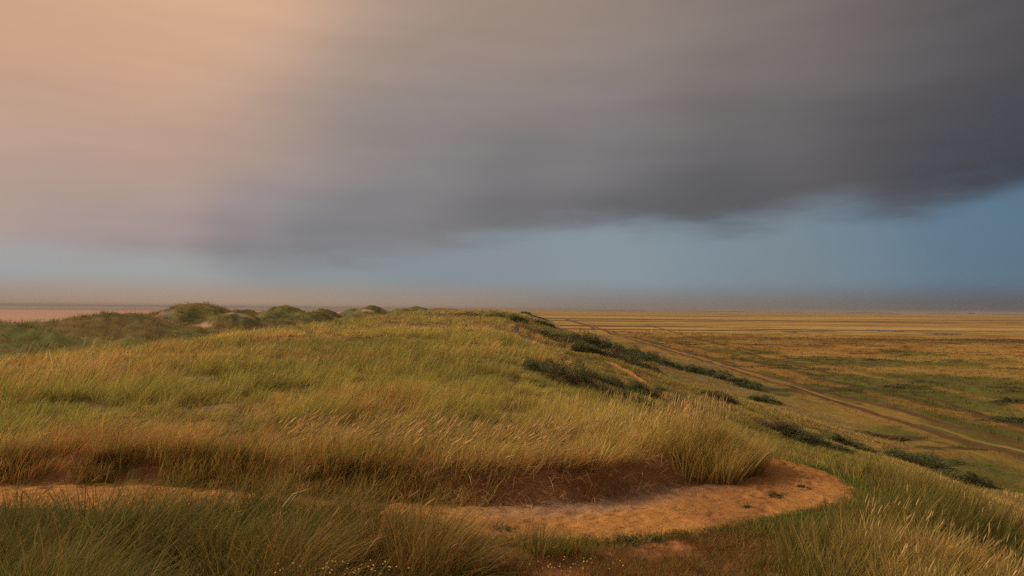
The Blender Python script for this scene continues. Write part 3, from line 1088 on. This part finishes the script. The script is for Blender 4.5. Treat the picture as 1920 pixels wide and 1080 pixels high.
# tussock at the bend of the path: dense, straw tipped, standing upright
X = 3.72 + RNG.normal(0, .48, 420); Y = 11.55 + RNG.normal(0, .42, 420)
pd = path_dist(X, Y); ok = (pd[0] > -.42) & (X < 4.55) & (Y > 10.6 + .35 * (X - 3.2)); X, Y = X[ok], Y[ok]
n = len(X)
tus = [tuft_blades(X, Y, .62 * (.75 + .4 * RNG.random(n)), 44, np.full(n, .17), np.full(n, .0085), 4, .45 + .4 * RNG.random(n), np.full(n, .12), .28, spread=.55)]
o = grass_obj('grass_tussock', tus, 'bushy straw-tipped grass tussock at the bend of the path')
o['kind'] = 'thing'; o['category'] = 'grass tussock'

# --- foreground left
parts = []
X, Y = scatter(5200, -50, 2, 3.2, 9.4, 1.6)
pd = path_dist(X, Y)
lim = -.62 + (fbm(X, Y, .8, 2, 61) - .5) * .5
ok = (~pd[1]) & (pd[0] > .05) & (X < lim)
X, Y, p0 = X[ok], Y[ok], pd[0][ok]
hue, dry, hf = fields(X, Y)
n3 = fbm(X, Y, 1.3, 3, 62)
cl = sst(fbm(X, Y, .75, 2, 67), .36, .62)
H = (.18 + .16 * sst(X, -4.8, -3.4) + .46 * sst(p0, .2, 2.1)) * (.22 + 1.0 * cl) * (.75 + .5 * RNG.random(len(X)))
hue = hue + .5 * (fbm(X, Y, .9, 2, 68) - .42)
H = H + .26 * sst(X, -4.6, -3.7) * sst(cl, .3, .9) * sst(1.5 - p0, 0, .8)
for (hx_, hy_, hr_, hh_) in ((-5.7, 7.9, .50, .34), (-4.9, 7.3, .35, .15), (-3.15, 8.15, .42, .24), (-2.75, 7.9, .25, .10), (-1.68, 8.0, .30, .28), (-3.9, 6.8, .4, .15), (-1.9, 6.6, .35, .15)):
    H = H + hh_ * np.exp(-((X - hx_) ** 2 + (Y - hy_) ** 2) / hr_ ** 2)
H = H + .30 * np.exp(-((X + 1.05) / .5) ** 2 - ((Y - 7.9) / .6) ** 2)
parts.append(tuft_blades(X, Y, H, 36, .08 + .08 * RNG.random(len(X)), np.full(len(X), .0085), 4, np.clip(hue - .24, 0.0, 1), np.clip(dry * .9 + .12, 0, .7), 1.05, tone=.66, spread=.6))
grass_obj('marram_grass', parts, 'dark green windblown grass in the near left corner, before the path')

# --- foreground right
parts = []
X, Y = scatter(7500, 6, 60, 3.2, 24, 1.5)
pd = path_dist(X, Y)
lim = .36 * Y + (fbm(X, Y, 1.0, 2, 63) - .5) * .8
ok = (pd[0] > .08) & (~pd[1] | (X > 6.4)) & (X > lim - .2) & (X < 20)
X, Y, p0 = X[ok], Y[ok], pd[0][ok]
hue, dry, hf = fields(X, Y)
ramp = sst(X - lim[ok], -.2, 1.4) * sst(p0, 0, .8)
H = (.13 + .42 * ramp) * (.8 + .6 * (fbm(X, Y, 1.4, 3, 64) - .3)) * (.6 + .8 * RNG.random(len(X)))
H = H * np.where(fbm(X, Y, .7, 2, 66) > .62, .5, 1)
hue = hue * .55 + .10 + .25 * np.exp(-((X - 5.2) / 1.2) ** 2 - ((Y - 7.2) / 1.0) ** 2)
parts.append(tuft_blades(X, Y, H, 32, np.full(len(X), .14), np.full(len(X), .0080) * np.maximum(1, Y / 10), 4, hue * .8, np.clip(dry * .8, 0, .5), .45, tone=.66))
X = np.concatenate([4.7 + RNG.normal(0, .45, 130), 3.9 + RNG.normal(0, .3, 50)]); Y = np.concatenate([7.3 + RNG.normal(0, .35, 130), 6.3 + RNG.normal(0, .25, 50)])
n = len(X)
parts.append(tuft_blades(X, Y, .45 + .2 * RNG.random(n), 34, np.full(n, .14), np.full(n, .0080), 4, .45 + .45 * RNG.random(n), np.full(n, .25), .35, spread=.6, tone=.9))
grass_obj('marram_grass', parts, 'green grass with pale seed heads in the near right corner')

# --- lower slope
parts = []
for (n, r0, r1, per, seg, hh, rd, wk) in ((22000, 12, 75, 13, 3, .50, .30, .022), (17000, 75, 260, 9, 2, .60, .5, .06)):
    X, Y = scatter(n, -2, 56, r0, r1, 1.5)
    u = X - hermite(Y, XE_Y, XE_X)
    pd = path_dist(X, Y)
    ok = (u > np.interp(Y, [12, 20, 40], [0, 1, 4])) & (u < 46) & (pd[0] > .1) & clear_of_shrubs(X, Y)
    X, Y = X[ok], Y[ok]
    hue, dry, hf = fields(X, Y)
    low = sst(X, 16, 34)
    H = hh * hf * (1 - .30 * low)
    hue = np.clip(hue * .55 + .08 + .45 * low, 0, 1)
    D_ = np.hypot(X, Y)
    parts.append(tuft_blades(X, Y, H, per, np.full(len(X), rd), wk * np.maximum(D_ / ((r0 + r1) / 2), .6), seg, hue, dry * .6, .5, tone=.98))
grass_obj('slope_grass', parts, 'shorter green and straw grass on the slope down to the marsh')

# --- far dunes to the west
parts = []
X, Y = scatter(26000, -44, -6, 45, 330, 1.25)
ok = (X < -28)
X, Y = X[ok], Y[ok]
z = height(X, Y)
s1 = fbm(X, Y, 7, 4, 80)
keep = (z > 5.5) & (fbm(X, Y, 6, 3, 83) < .69)
for (sx, sy, ra, rb) in SANDS:
    keep &= (((X - sx) / ra) ** 2 + ((Y - sy) / rb) ** 2) > 1.0
X, Y, s1 = X[keep], Y[keep], s1[keep]
D_ = np.hypot(X, Y)
hue = .32 + .45 * sst(fbm(X, Y, 8, 3, 508), .4, .65)
parts.append(tuft_blades(X, Y, .42 + .3 * (fbm(X, Y, 5, 3, 509)), 9, np.full(len(X), .45), .035 * D_ / 80, 2, hue, np.clip(.82 - s1, 0, .4), .6, tone=np.where(fbm(X, Y, 5, 3, 82)[np.repeat(np.arange(len(X)), 9)] > .58, .42, .74)[:, None]))
grass_obj('dune_grass', parts, 'patchy brown and green grass on the humped dunes before the beach')

# --- rough on the near marsh
parts = []
X, Y = scatter(17000, 8, 50, 48, 420, 1.0)
ok = (X > 41 + .03 * Y)
for (xa, ya, xb, yb, w) in ((45.6, 45, 70, 900, .9), (48.3, 45, 73, 900, .9), (46.95, 45, 71.5, 900, .9)):
    ok &= np.abs(X - (xa + (xb - xa) * (Y - ya) / (yb - ya))) > w
X, Y = X[ok], Y[ok]
tt = marsh_tint(X, Y)
n = len(X); per = 7
idx = np.repeat(np.arange(n), per); m = len(idx)
D_ = np.hypot(X, Y)[idx]
P = np.stack([X[idx] + RNG.normal(0, .35, m), Y[idx] + RNG.normal(0, .35, m), marsh_h(X, Y)[idx] - .05], 1)
c = tt[idx] * (.8 + .7 * RNG.random((m, 1)))
parts.append(blades(P, .28 + .25 * RNG.random(m), RNG.random(m) * .5, RNG.random(m) * .8, WIND + (RNG.random(m) - .5) * 3, .05 * D_ / 80, c * .8, c * 1.15, 2))
grass_obj('marsh_sedge', parts, 'sparse ochre sedge standing on the near part of the marsh')

# --- short vegetation on the near side of the path
parts = []
X = -1.2 + RNG.random(15000) * 7.0; Y = 4.4 + RNG.random(15000) * 5.4
pd = path_dist(X, Y)
dens = fbm(X, Y, .55, 3, 511) + .25 * np.exp(-(pd[0] / .18) ** 2) - .05
ok = (~pd[1]) & (pd[0] > -.02) & (dens + .35 * (RNG.random(len(X)) - .5) > .37)
X, Y, p0 = X[ok], Y[ok], pd[0][ok]
gr = np.exp(-(p0 / .25) ** 2)
n = len(X)
H = .07 + .09 * RNG.random(n)
hue = np.clip(.02 + .5 * (fbm(X, Y, .7, 3, 512) - .3) * (1 - gr), 0, 1)
parts.append(tuft_blades(X, Y, H, 22, np.full(n, .09), np.full(n, .0065), 2, hue, np.clip(.95 * (1 - gr) - .05, 0, .85), .3, spread=1.0, tone=.62))
grass_obj('short_grass', parts, 'trampled short green and rusty turf on the near side of the path')

# a few taller tufts rising before the path
X = np.concatenate([.28 + RNG.normal(0, .10, 10), .68 + RNG.normal(0, .16, 16), -.5 + RNG.normal(0, .15, 14), .25 + RNG.normal(0, .25, 10)])
Y = np.concatenate([7.55 + RNG.normal(0, .12, 10), 7.6 + RNG.normal(0, .15, 16), 6.4 + RNG.normal(0, .3, 14), 6.2 + RNG.normal(0, .2, 10)])
n = len(X)
H = np.concatenate([np.full(10, .46), np.full(16, .34), np.full(14, .4), np.full(10, .3)])
tl = tuft_blades(X, Y, H, 24, np.full(n, .07), np.full(n, .0055), 4, np.full(n, .12), np.full(n, .2), .25, spread=.5)
grass_obj('grass_tufts', [tl], 'thin upright green grass tufts standing on the near edge of the sand')

# --- green creeping fringe along the far-right edge of the path
X = 2.6 + RNG.random(6000) * 4.2; Y = 8.6 + RNG.random(6000) * 6.5
pd = path_dist(X, Y)
ok = (~pd[1]) & (pd[0] > -.05) & (pd[0] < .55) & (fbm(X, Y, .4, 2, 514) > .42)
X, Y = X[ok], Y[ok]; n = len(X)
fl = tuft_blades(X, Y, np.full(n, .14), 22, np.full(n, .10), np.full(n, .010), 2, np.full(n, .0), np.full(n, .03), .3, spread=1.0)
fl = (fl[0], fl[1], fl[2] * np.array([.75, 1.0, .8]))
grass_obj('ground_cover', [fl], 'bright green creeping growth fringing the outer bend of the path', cat='ground cover')

# --- roots and dead leaves hanging on the scarp
X = -8.5 + RNG.random(46000) * 13.6; Y = 8.8 + RNG.random(46000) * 3.6
pd = path_dist(X, Y)
ok = pd[1] & (pd[0] > .02) & ((X > -3) | (RNG.random(46000) < .3)) & (RNG.random(46000) < .35 + .65 * fbm(X, Y, .5, 2, 99)) & (pd[0] < .62 + .2 * RNG.random(46000)) & (Y < 13)
X, Y, p0 = X[ok], Y[ok], pd[0][ok]; n = len(X)
P = np.stack([X, Y, height(X, Y) + .03 + .10 * RNG.random(n) * sst(p0, .1, .4)], 1)
cR = mixv(C(.20, .085, .035), C(.72, .42, .20), (RNG.random((n, 1)) ** 1.8))
rt = blades(P, .12 + .28 * RNG.random(n), .8 + RNG.random(n) * 1.2, RNG.random(n) * 1.0, -math.pi / 2 + (RNG.random(n) - .5) * 3.4, .005 + .009 * RNG.random(n), cR, cR * 1.1, 3)
grass_obj('dead_grass', [rt], 'tangle of reddish dead roots hanging over the sandy bank', M_root, 'dead grass')

# litter scattered over the sand
X = -8 + RNG.random(26000) * 14.5; Y = 7.6 + RNG.random(26000) * 6.6
pd = path_dist(X, Y)
dn = fbm(X, Y, .5, 3, 520)
ok = (pd[0] < .05) & ((dn > .57) | (RNG.random(26000) < .06) | (pd[1] & (pd[0] > -.35) & (RNG.random(26000) < .5)))
X, Y = X[ok], Y[ok]; n = len(X)
P = np.stack([X, Y, height(X, Y) + .022], 1)
cR = mixv(C(.10, .05, .03), C(.42, .25, .13), RNG.random((n, 1)))
rt = blades(P, .03 + .09 * RNG.random(n), 1.35 + RNG.random(n) * .25, RNG.random(n) * .2, RNG.random(n) * 6.28, .004 + .006 * RNG.random(n), cR, cR, 2)
grass_obj('litter', [rt], 'bits of dry grass strewn over the orange sand', M_root, 'litter')

# ------------------------------------------------------------------ seed heads


def seeds(X, Y, H, azk=1.0, size=1.0):
    n = len(X)
    Z = height(X, Y)
    P = np.stack([X, Y, Z], 1)
    azm = WIND + (RNG.random(n) - .5) * 1.6
    lean = (.12 + .40 * RNG.random(n)) * azk
    bend = (.10 + .75 * RNG.random(n)) * azk
    col_s = OLIVE * .6 + STRAW * .6
    L = H * (.68 + .45 * RNG.random(n))
    v1 = blades(P, L, lean, bend, azm, np.full(n, .0045 * size), np.tile(OLIVE, (n, 1)), np.tile(col_s, (n, 1)), 5, tipw=.9)
    tips = v1[0].reshape(n, 6, 2, 3)
    tip = tips[:, 5].mean(1); prev = tips[:, 4].mean(1)
    d = tip - prev; d /= np.linalg.norm(d, axis=1)[:, None]
    d = d + np.stack([np.cos(azm) * .12, np.sin(azm) * .12, np.full(n, -.05)], 1) * azk
    d /= np.linalg.norm(d, axis=1)[:, None]
    hl = (.08 + .12 * RNG.random(n)) * size
    s = np.cross(d, np.array([0., 0., 1.])); s /= np.linalg.norm(s, axis=1)[:, None]
    t = np.cross(d, s)
    rad = np.array([.25, .9, 1.0, .75, .12]); pos = np.array([0, .2, .5, .8, 1.0])
    R = (.0052 + .0034 * RNG.random(n)) * size
    K = 5
    V = np.empty((n, 5, K, 3))
    for i in range(5):
        for k in range(K):
            a = 2 * math.pi * k / K
            V[:, i, k] = tip + d * (hl * pos[i])[:, None] + (s * math.cos(a) + t * math.sin(a)) * (R * rad[i])[:, None]
    b = np.arange(n)[:, None, None] * 5 * K + np.arange(4)[None, :, None] * K + np.arange(K)[None, None, :]
    nx = np.arange(n)[:, None, None] * 5 * K + np.arange(4)[None, :, None] * K + ((np.arange(K) + 1) % K)[None, None, :]
    F = np.stack([b, nx, nx + K, b + K], -1).reshape(-1, 4)
    cc = np.repeat(mixv(SEED, STRAW * .8, RNG.random((n, 1))) * (.6 + .5 * RNG.random((n, 1))), 5 * K, 0)
    return [v1, (V.reshape(-1, 3), F, cc)]


parts = []


def seed_area(n, x0, x1, y0, y1, H, azk=1.0, cond=None, size=1.0):
    X = x0 + (x1 - x0) * RNG.random(n); Y = y0 + (y1 - y0) * RNG.random(n)
    pd = path_dist(X, Y)
    ok = cond(X, Y, pd) if cond else np.ones(n, bool)
    parts.extend(seeds(X[ok], Y[ok], np.full(ok.sum(), H), azk, size))


fringe = lambda X, Y, pd: pd[1] & (pd[0] > .4) & (pd[0] < 1.7)
seed_area(1300, -3.9, .6, 9.6, 12.0, .60, 1.1, lambda X, Y, pd: fringe(X, Y, pd) & (fbm(X, Y, .9, 2, 93) > .44), 1.15)
seed_area(260, -8.6, -3.4, 10, 12.4, .66, 1.2, fringe)
seed_area(340, .4, 3.2, 9.6, 12.5, .64, .8, fringe)
seed_area(650, 2.8, 5.0, 10.4, 13.4, .66, .3, lambda X, Y, pd: pd[1] & (pd[0] > .15) & (pd[0] < 1.9))
seed_area(260, 1.0, 5, 12, 17, .58, .35, lambda X, Y, pd: (X - hermite(Y, XE_Y, XE_X) < .6) & (pd[0] > .3) & pd[1], 1.1)
seed_area(90, -14, 2, 12.4, 20, .72, 1.0, None, 1.0)
grass_obj('seed_heads', parts, 'pale marram seed heads nodding along the bank above the path', M_seed, 'seed heads')
parts = []
seed_area(80, -6.5, -.8, 6.4, 8.8, .62, 1.15, lambda X, Y, pd: ~pd[1] & (pd[0] > .25))
grass_obj('seed_heads', parts, 'few pale seed heads over the dark near left grass', M_seed, 'seed heads')
parts = []
seed_area(240, 3.2, 7.2, 6.0, 8.6, .50, .6, lambda X, Y, pd: ~pd[1] & (pd[0] > .6) & (X > .50 * Y), .8)
seed_area(90, 5.2, 10, 9.0, 15, .46, .35, lambda X, Y, pd: ~pd[1] & (pd[0] > .6), .9)
grass_obj('seed_heads', parts, 'straw-coloured seed heads over the near right grass', M_seed, 'seed heads')

# ------------------------------------------------------------------ small yellow flowers
M_flower, g, out = new_mat('flower_petal')
p = g.n.new('ShaderNodeBsdfPrincipled'); p.inputs['Roughness'].default_value = .7
g.l.new(g.mix(g.noise(g.n.new('ShaderNodeNewGeometry').outputs['Position'], 3, 3), (.75, .42, .06), (.8, .58, .22)), p.inputs['Base Color'])
g.l.new(p.outputs[0], out.inputs[0])
vs, fs, n0 = [], [], 0
spots = []
for (px, py, sx, sy, n) in ((620, 1066, 70, 10, 30), (1090, 1062, 50, 16, 26), (1010, 1070, 60, 10, 16), (110, 1040, 40, 14, 12), (700, 1074, 40, 6, 12)):
    for k in range(n):
        hx, hy, hz_ = hit(px + random.gauss(0, sx), min(1110, py + random.gauss(0, sy)), .12 if px > 800 else .5)
        spots.append((hx, hy, hz_ + (.12 if px > 800 else .5) + random.random() * .04))
for (x, y, z) in spots:
    r = .0035 + random.random() * .003
    tl_ = random.random() * .8
    for k in range(6):
        a = k / 6 * 2 * math.pi
        c_, s_ = math.cos(a), math.sin(a)
        c2, s2 = math.cos(a + .45), math.sin(a + .45)
        c3, s3 = math.cos(a - .45), math.sin(a - .45)
        q = [(0, 0, 0), (c3 * r, s3 * r, .3 * r), (c_ * 1.9 * r, s_ * 1.9 * r, .5 * r), (c2 * r, s2 * r, .3 * r)]
        vs += [(x + u_[0], y + u_[1] * math.cos(tl_) - u_[2], z + u_[2] - u_[1] * -math.sin(tl_)) for u_ in q]
        fs.append((n0, n0 + 1, n0 + 2, n0 + 3)); n0 += 4
fo = mesh_obj('flowers', np.array(vs), np.array(fs), M_flower)
tag(fo, 'specks of small yellow flowers low in the near turf', 'flowers', kind='stuff')

# ------------------------------------------------------------------ shrubs
M_leaf = leaf_mat('shrub_leaf', .25, .5, .3)
M_bark = ground_mat('shrub_bark', ((20., .3),), .3, 30)


def shrub(px, py, wpx, hm, label, group=None, tone=0, name='shrub', depth=None, marsh_=False):
    """a low thicket: wpx its width in picture pixels, hm its height in metres"""
    if marsh_:
        d = ray(px, py); s = (EYE - .1) / -d.z; x, y = d.x * s, d.y * s
        hf = marsh_h
    else:
        x, y, _ = hit(px, py)
        hf = height
    R = math.hypot(x, y)
    rx = wpx / 1280 * y / 2
    ry = depth if depth else max(rx * .7, hm * .8)
    z = float(hf(np.array([x]), np.array([y]))[0])
    leaf = max(.04, .0013 * R)
    n = int(np.clip(2.6 * (rx * ry * 3.1) * 5 / leaf ** 2 * .34, 700, 9000))
    # several lobes
    nl = int(np.clip(rx * ry * 3.0, 9, 60))
    la = RNG.random(nl) * 6.28; lr = np.sqrt(RNG.random(nl)) * .86
    lx = lr * np.cos(la); ly = lr * np.sin(la)
    lh = (.40 + .75 * RNG.random(nl)) * (1 - .45 * lr ** 2)
    k = RNG.integers(0, nl, n)
    v = RNG.normal(0, 1, (n, 3)); v /= np.linalg.norm(v, axis=1)[:, None]
    v[:, 2] = np.abs(v[:, 2])
    rr = (.55 + .45 * RNG.random(n) ** .5)
    lob = 1.25 / math.sqrt(nl) * (.7 + .6 * RNG.random(nl))[k]
    X = x + rx * (lx[k] + v[:, 0] * rr * lob); Y = y + ry * (ly[k] + v[:, 1] * rr * lob)
    H = hm * lh[k] * v[:, 2] * rr * (.75 + .5 * fbm(X, Y, .5, 3, 33))
    Z = hf(X, Y) + H + .02
    a = RNG.random(n) * 6.28; t = (RNG.random(n) - .5) * 1.6
    u1 = np.stack([np.cos(a), np.sin(a), np.zeros(n)], 1) * leaf * (.5 + .6 * RNG.random((n, 1)))
    u2 = np.stack([-np.sin(a) * np.cos(t), np.cos(a) * np.cos(t), np.sin(t)], 1) * leaf * (.35 + .3 * RNG.random((n, 1)))
    sk = RNG.random(n) < .26
    sa = RNG.random(n) * 6.28; sr = .55 + .85 * RNG.random(n)
    X = np.where(sk, x + rx * sr * np.cos(sa), X); Y = np.where(sk, y + ry * sr * np.sin(sa), Y)
    Z = np.where(sk, hf(X, Y) + hm * .28 * RNG.random(n) * (1.5 - sr) + .03, Z)
    P = np.stack([X, Y, Z], 1)
    Vv = np.stack([P - u1, P + u2 * .9, P + u1, P - u2 * .9], 1).reshape(-1, 3)
    Fv = np.arange(n * 4).reshape(-1, 4)
    pal = [(C(.055, .082, .025), C(.165, .180, .048)), (C(.12, .09, .034), C(.24, .16, .055)), (C(.075, .105, .028), C(.21, .22, .052))][tone]
    mx = sst(fbm(X, Y, .8, 3, 35), .35, .65)[:, None] * .7 + .3 * RNG.random((n, 1))
    cc = mixv(pal[0], pal[1], mx)
    cc *= (.65 + .8 * RNG.random(nl))[k][:, None]
    br = RNG.random(n) < .09
    cc[br] = C(.17, .085, .04)
    if 'rusty top' in label:
        tp_ = (H > .55 * hm * 1.0) & (X < x) & (RNG.random(n) < .6)
        cc[tp_] = C(.26, .10, .04)
    e = bpy.data.objects.new(name, None)
    scene.collection.objects.link(e)
    e.location = (x, y, z)
    e.empty_display_size = .3
    mesh_obj('foliage', Vv, Fv, M_leaf, parent=e, col=np.repeat(cc, 4, 0), loc=(x, y, z))
    # woody stems
    m = max(14, nl * 2)
    k = RNG.integers(0, nl, m)
    bx, by = x + rx * lx[k] * .9, y + ry * ly[k] * .9
    Ps = np.stack([bx, by, hf(bx, by) - .05], 1)
    st = []
    az0 = RNG.random(m) * 6.28; ln = hm * (.6 + .5 * RNG.random(m)) * lh[k]; le = .2 + .8 * RNG.random(m); be = RNG.random(m) * .5
    cb_ = np.tile(C(.10, .065, .04), (m, 1))
    for sp_ in (0.0, math.pi / 2):
        state = RNG.bit_generator.state
        st.append(blades(Ps, ln, le, be, az0, np.full(m, max(.02, .0004 * R)), cb_, cb_, 3, spin=np.full(m, sp_), tipw=.4))
    Vs, Fs, Cs = join(st)
    nb = len(Vs); b0 = np.arange(2 * m) * 8
    Vs = np.concatenate([Vs, [[x - .05, y, z - .12], [x + .05, y, z - .12]]])
    Cs = np.concatenate([Cs, cb_[:2]])
    Fs = np.concatenate([Fs, np.stack([b0, b0 + 1, np.full(2 * m, nb + 1), np.full(2 * m, nb)], 1)])
    mesh_obj('stem', Vs, Fs, M_bark, parent=e, col=Cs, loc=(x, y, z))
    return tag(e, label, 'shrub', group)


for s_ in S:
    shrub(*s_)
for (px, py, w, h, lb) in ((1690, 728, 56, .6, 'flat green bush alone on the marsh beyond the tracks'), (1905, 756, 70, .8, 'dark bush on the marsh at the right edge, the farther of two'), (1896, 788, 76, .8, 'dark bush on the marsh at the right edge, the nearer of two')):
    shrub(px, py, w, h, lb, 'lone bushes on the marsh', 0, marsh_=True)

# ------------------------------------------------------------------ weeds on the sand


def weed(px, py, size, label):
    x, y, z = hit(px, py)
    n = 90
    e = bpy.data.objects.new('weed', None); scene.collection.objects.link(e); e.location = (x, y, z)
    m = n
    a = RNG.random(m) * 6.28
    P = np.stack([x + RNG.normal(0, size * .42, m), y + RNG.normal(0, size * .42, m), np.full(m, z + .01)], 1)
    P[:, 2] = height(P[:, 0], P[:, 1]) + .01
    c = mixv(C(.05, .075, .02), C(.12, .14, .035), RNG.random((m, 1)))
    b1 = blades(P, size * (.25 + .35 * RNG.random(m)), .5 + RNG.random(m) * .8, RNG.random(m) * .8, a, np.full(m, .018), c * .8, c, 3, tipw=.2)
    mesh_obj('leaves', *b1[:2], M_leaf, parent=e, col=b1[2], loc=(x, y, z))
    return tag(e, label, 'weed', 'green weeds growing on the sand path')


weed(1452, 931, .13, 'small green weed nearer the middle of the sand at the path bend')
weed(1507, 915, .11, 'smaller green weed towards the outer edge of the path bend')
weed(941, 995, .16, 'flat green weed on the sand beside the near left grass')
weed(1180, 1021, .20, 'dark green weed rosette on the bare ground before the path')
weed(1230, 1016, .12, 'brownish low weed right of the dark green rosette')
weed(1401, 952, .07, 'tiny dark weed low down on the sand of the bend')

# ------------------------------------------------------------------ dry forked twig before the bank
M_twig = ground_mat('bleached_wood', ((30., .2),), .3, 60)


def tube(pts, rads, k=6):
    pts = [Vector(p) for p in pts]
    V, F = [], []
    for i, p in enumerate(pts):
        d = (pts[min(i + 1, len(pts) - 1)] - pts[max(i - 1, 0)]).normalized()
        s = d.cross(Vector((0, 1, .1))).normalized(); t = d.cross(s)
        for j in range(k):
            a = 2 * math.pi * j / k
            V.append(p + (s * math.cos(a) + t * math.sin(a)) * rads[i])
    for i in range(len(pts) - 1):
        for j in range(k):
            F.append((i * k + j, i * k + (j + 1) % k, (i + 1) * k + (j + 1) % k, (i + 1) * k + j))
    return np.array([tuple(v) for v in V]), np.array(F), np.tile(C(.60, .45, .26), (len(V), 1))


tx, ty, tz = hit(560, 940)
ty = 7.5; tx = (560 - 960) / 1280 * ty
tz = float(height(np.array([tx]), np.array([ty]))[0])
sc_ = ty / 1280


def tp(px, py, dy=0):
    d = ray(px, py); s = (ty + dy) / d.y
    return (d.x * s, ty + dy, EYE + d.z * s)


e = bpy.data.objects.new('twig', None); scene.collection.objects.link(e); e.location = (tx, ty, tz)
pcs = [tube([tp(520, 990, .1), tp(530, 950, .05), tp(550, 926), tp(562, 924), tp(570, 920, .03), tp(578, 917, .05)], [.008, .007, .0065, .006, .006, .005]),
       ]
V, F, cc = join(pcs)
mesh_obj('stem', V, F, M_twig, parent=e, col=cc, loc=(tx, ty, tz), smooth=True)
for q in ([tp(558, 924), tp(558, 917), tp(560, 910, -.02)], [tp(577, 917, .05), tp(578, 910, .05), tp(580, 903, .02)]):
    V, F, cc = tube(q, [.0055, .005, .004])
    mesh_obj('branch', V, F, M_twig, parent=e, col=cc, loc=(tx, ty, tz), smooth=True)
tag(e, 'bleached forked twig sticking up against the dark bank', 'twig')

# ------------------------------------------------------------------ pale marker on the marsh
d = ray(1222, 623); s = (EYE - .1) / -d.z
mx_, my_ = d.x * s, d.y * s
mz = float(marsh_h(np.array([mx_]), np.array([my_]))[0])
M_white, g, out = new_mat('white_paint')
p = g.n.new('ShaderNodeBsdfPrincipled'); p.inputs['Roughness'].default_value = .6
g.l.new(g.mix(g.noise(g.n.new('ShaderNodeNewGeometry').outputs['Position'], 6, 3), (.72, .68, .6), (.84, .8, .72)), p.inputs['Base Color'])
g.l.new(p.outputs[0], out.inputs[0])
e = bpy.data.objects.new('marker_post', None); scene.collection.objects.link(e); e.location = (mx_, my_, mz)


def lathe(prof, k=14):
    V, F = [], []
    for (r, z) in prof:
        for j in range(k):
            a = 2 * math.pi * j / k
            V.append((r * math.cos(a), r * math.sin(a), z))
    for i in range(len(prof) - 1):
        for j in range(k):
            F.append((i * k + j, i * k + (j + 1) % k, (i + 1) * k + (j + 1) % k, (i + 1) * k + j))
    return np.array(V), np.array(F)


for nm, pr in (('post', [(.30, -.2), (.30, .1), (.27, .2), (.26, 1.2), (.30, 1.22), (.30, 1.30)]), ('cap', [(.34, 1.303), (.36, 1.36), (.30, 1.5), (.15, 1.6), (.01, 1.63)])):
    V, F = lathe(pr)
    mesh_obj(nm, V, F, M_white, parent=e, smooth=True)
tag(e, 'small lone white marker standing far out on the ochre marsh', 'marker')

# ------------------------------------------------------------------ haze
M_haze, g, out = new_mat('haze_air')
pv = g.n.new('ShaderNodeVolumePrincipled')
pv.inputs['Color'].default_value = (.56, .50, .46, 1)
pv.inputs['Density'].default_value = 0.00011
g.l.new(pv.outputs[0], out.inputs['Volume'])
x0, x1, y0, y1, z0, z1 = -42000, 30000, -3000, 42000, -4, 30
V = np.array([(x, y, z) for z in (z0, z1) for y in (y0, y1) for x in (x0, x1)], float)
F = np.array([(0, 2, 3, 1), (4, 5, 7, 6), (0, 1, 5, 4), (2, 6, 7, 3), (0, 4, 6, 2), (1, 3, 7, 5)])
hz_o = mesh_obj('haze', V, F, M_haze)
tag(hz_o, 'thin warm haze lying over the plain', 'haze', kind='stuff')
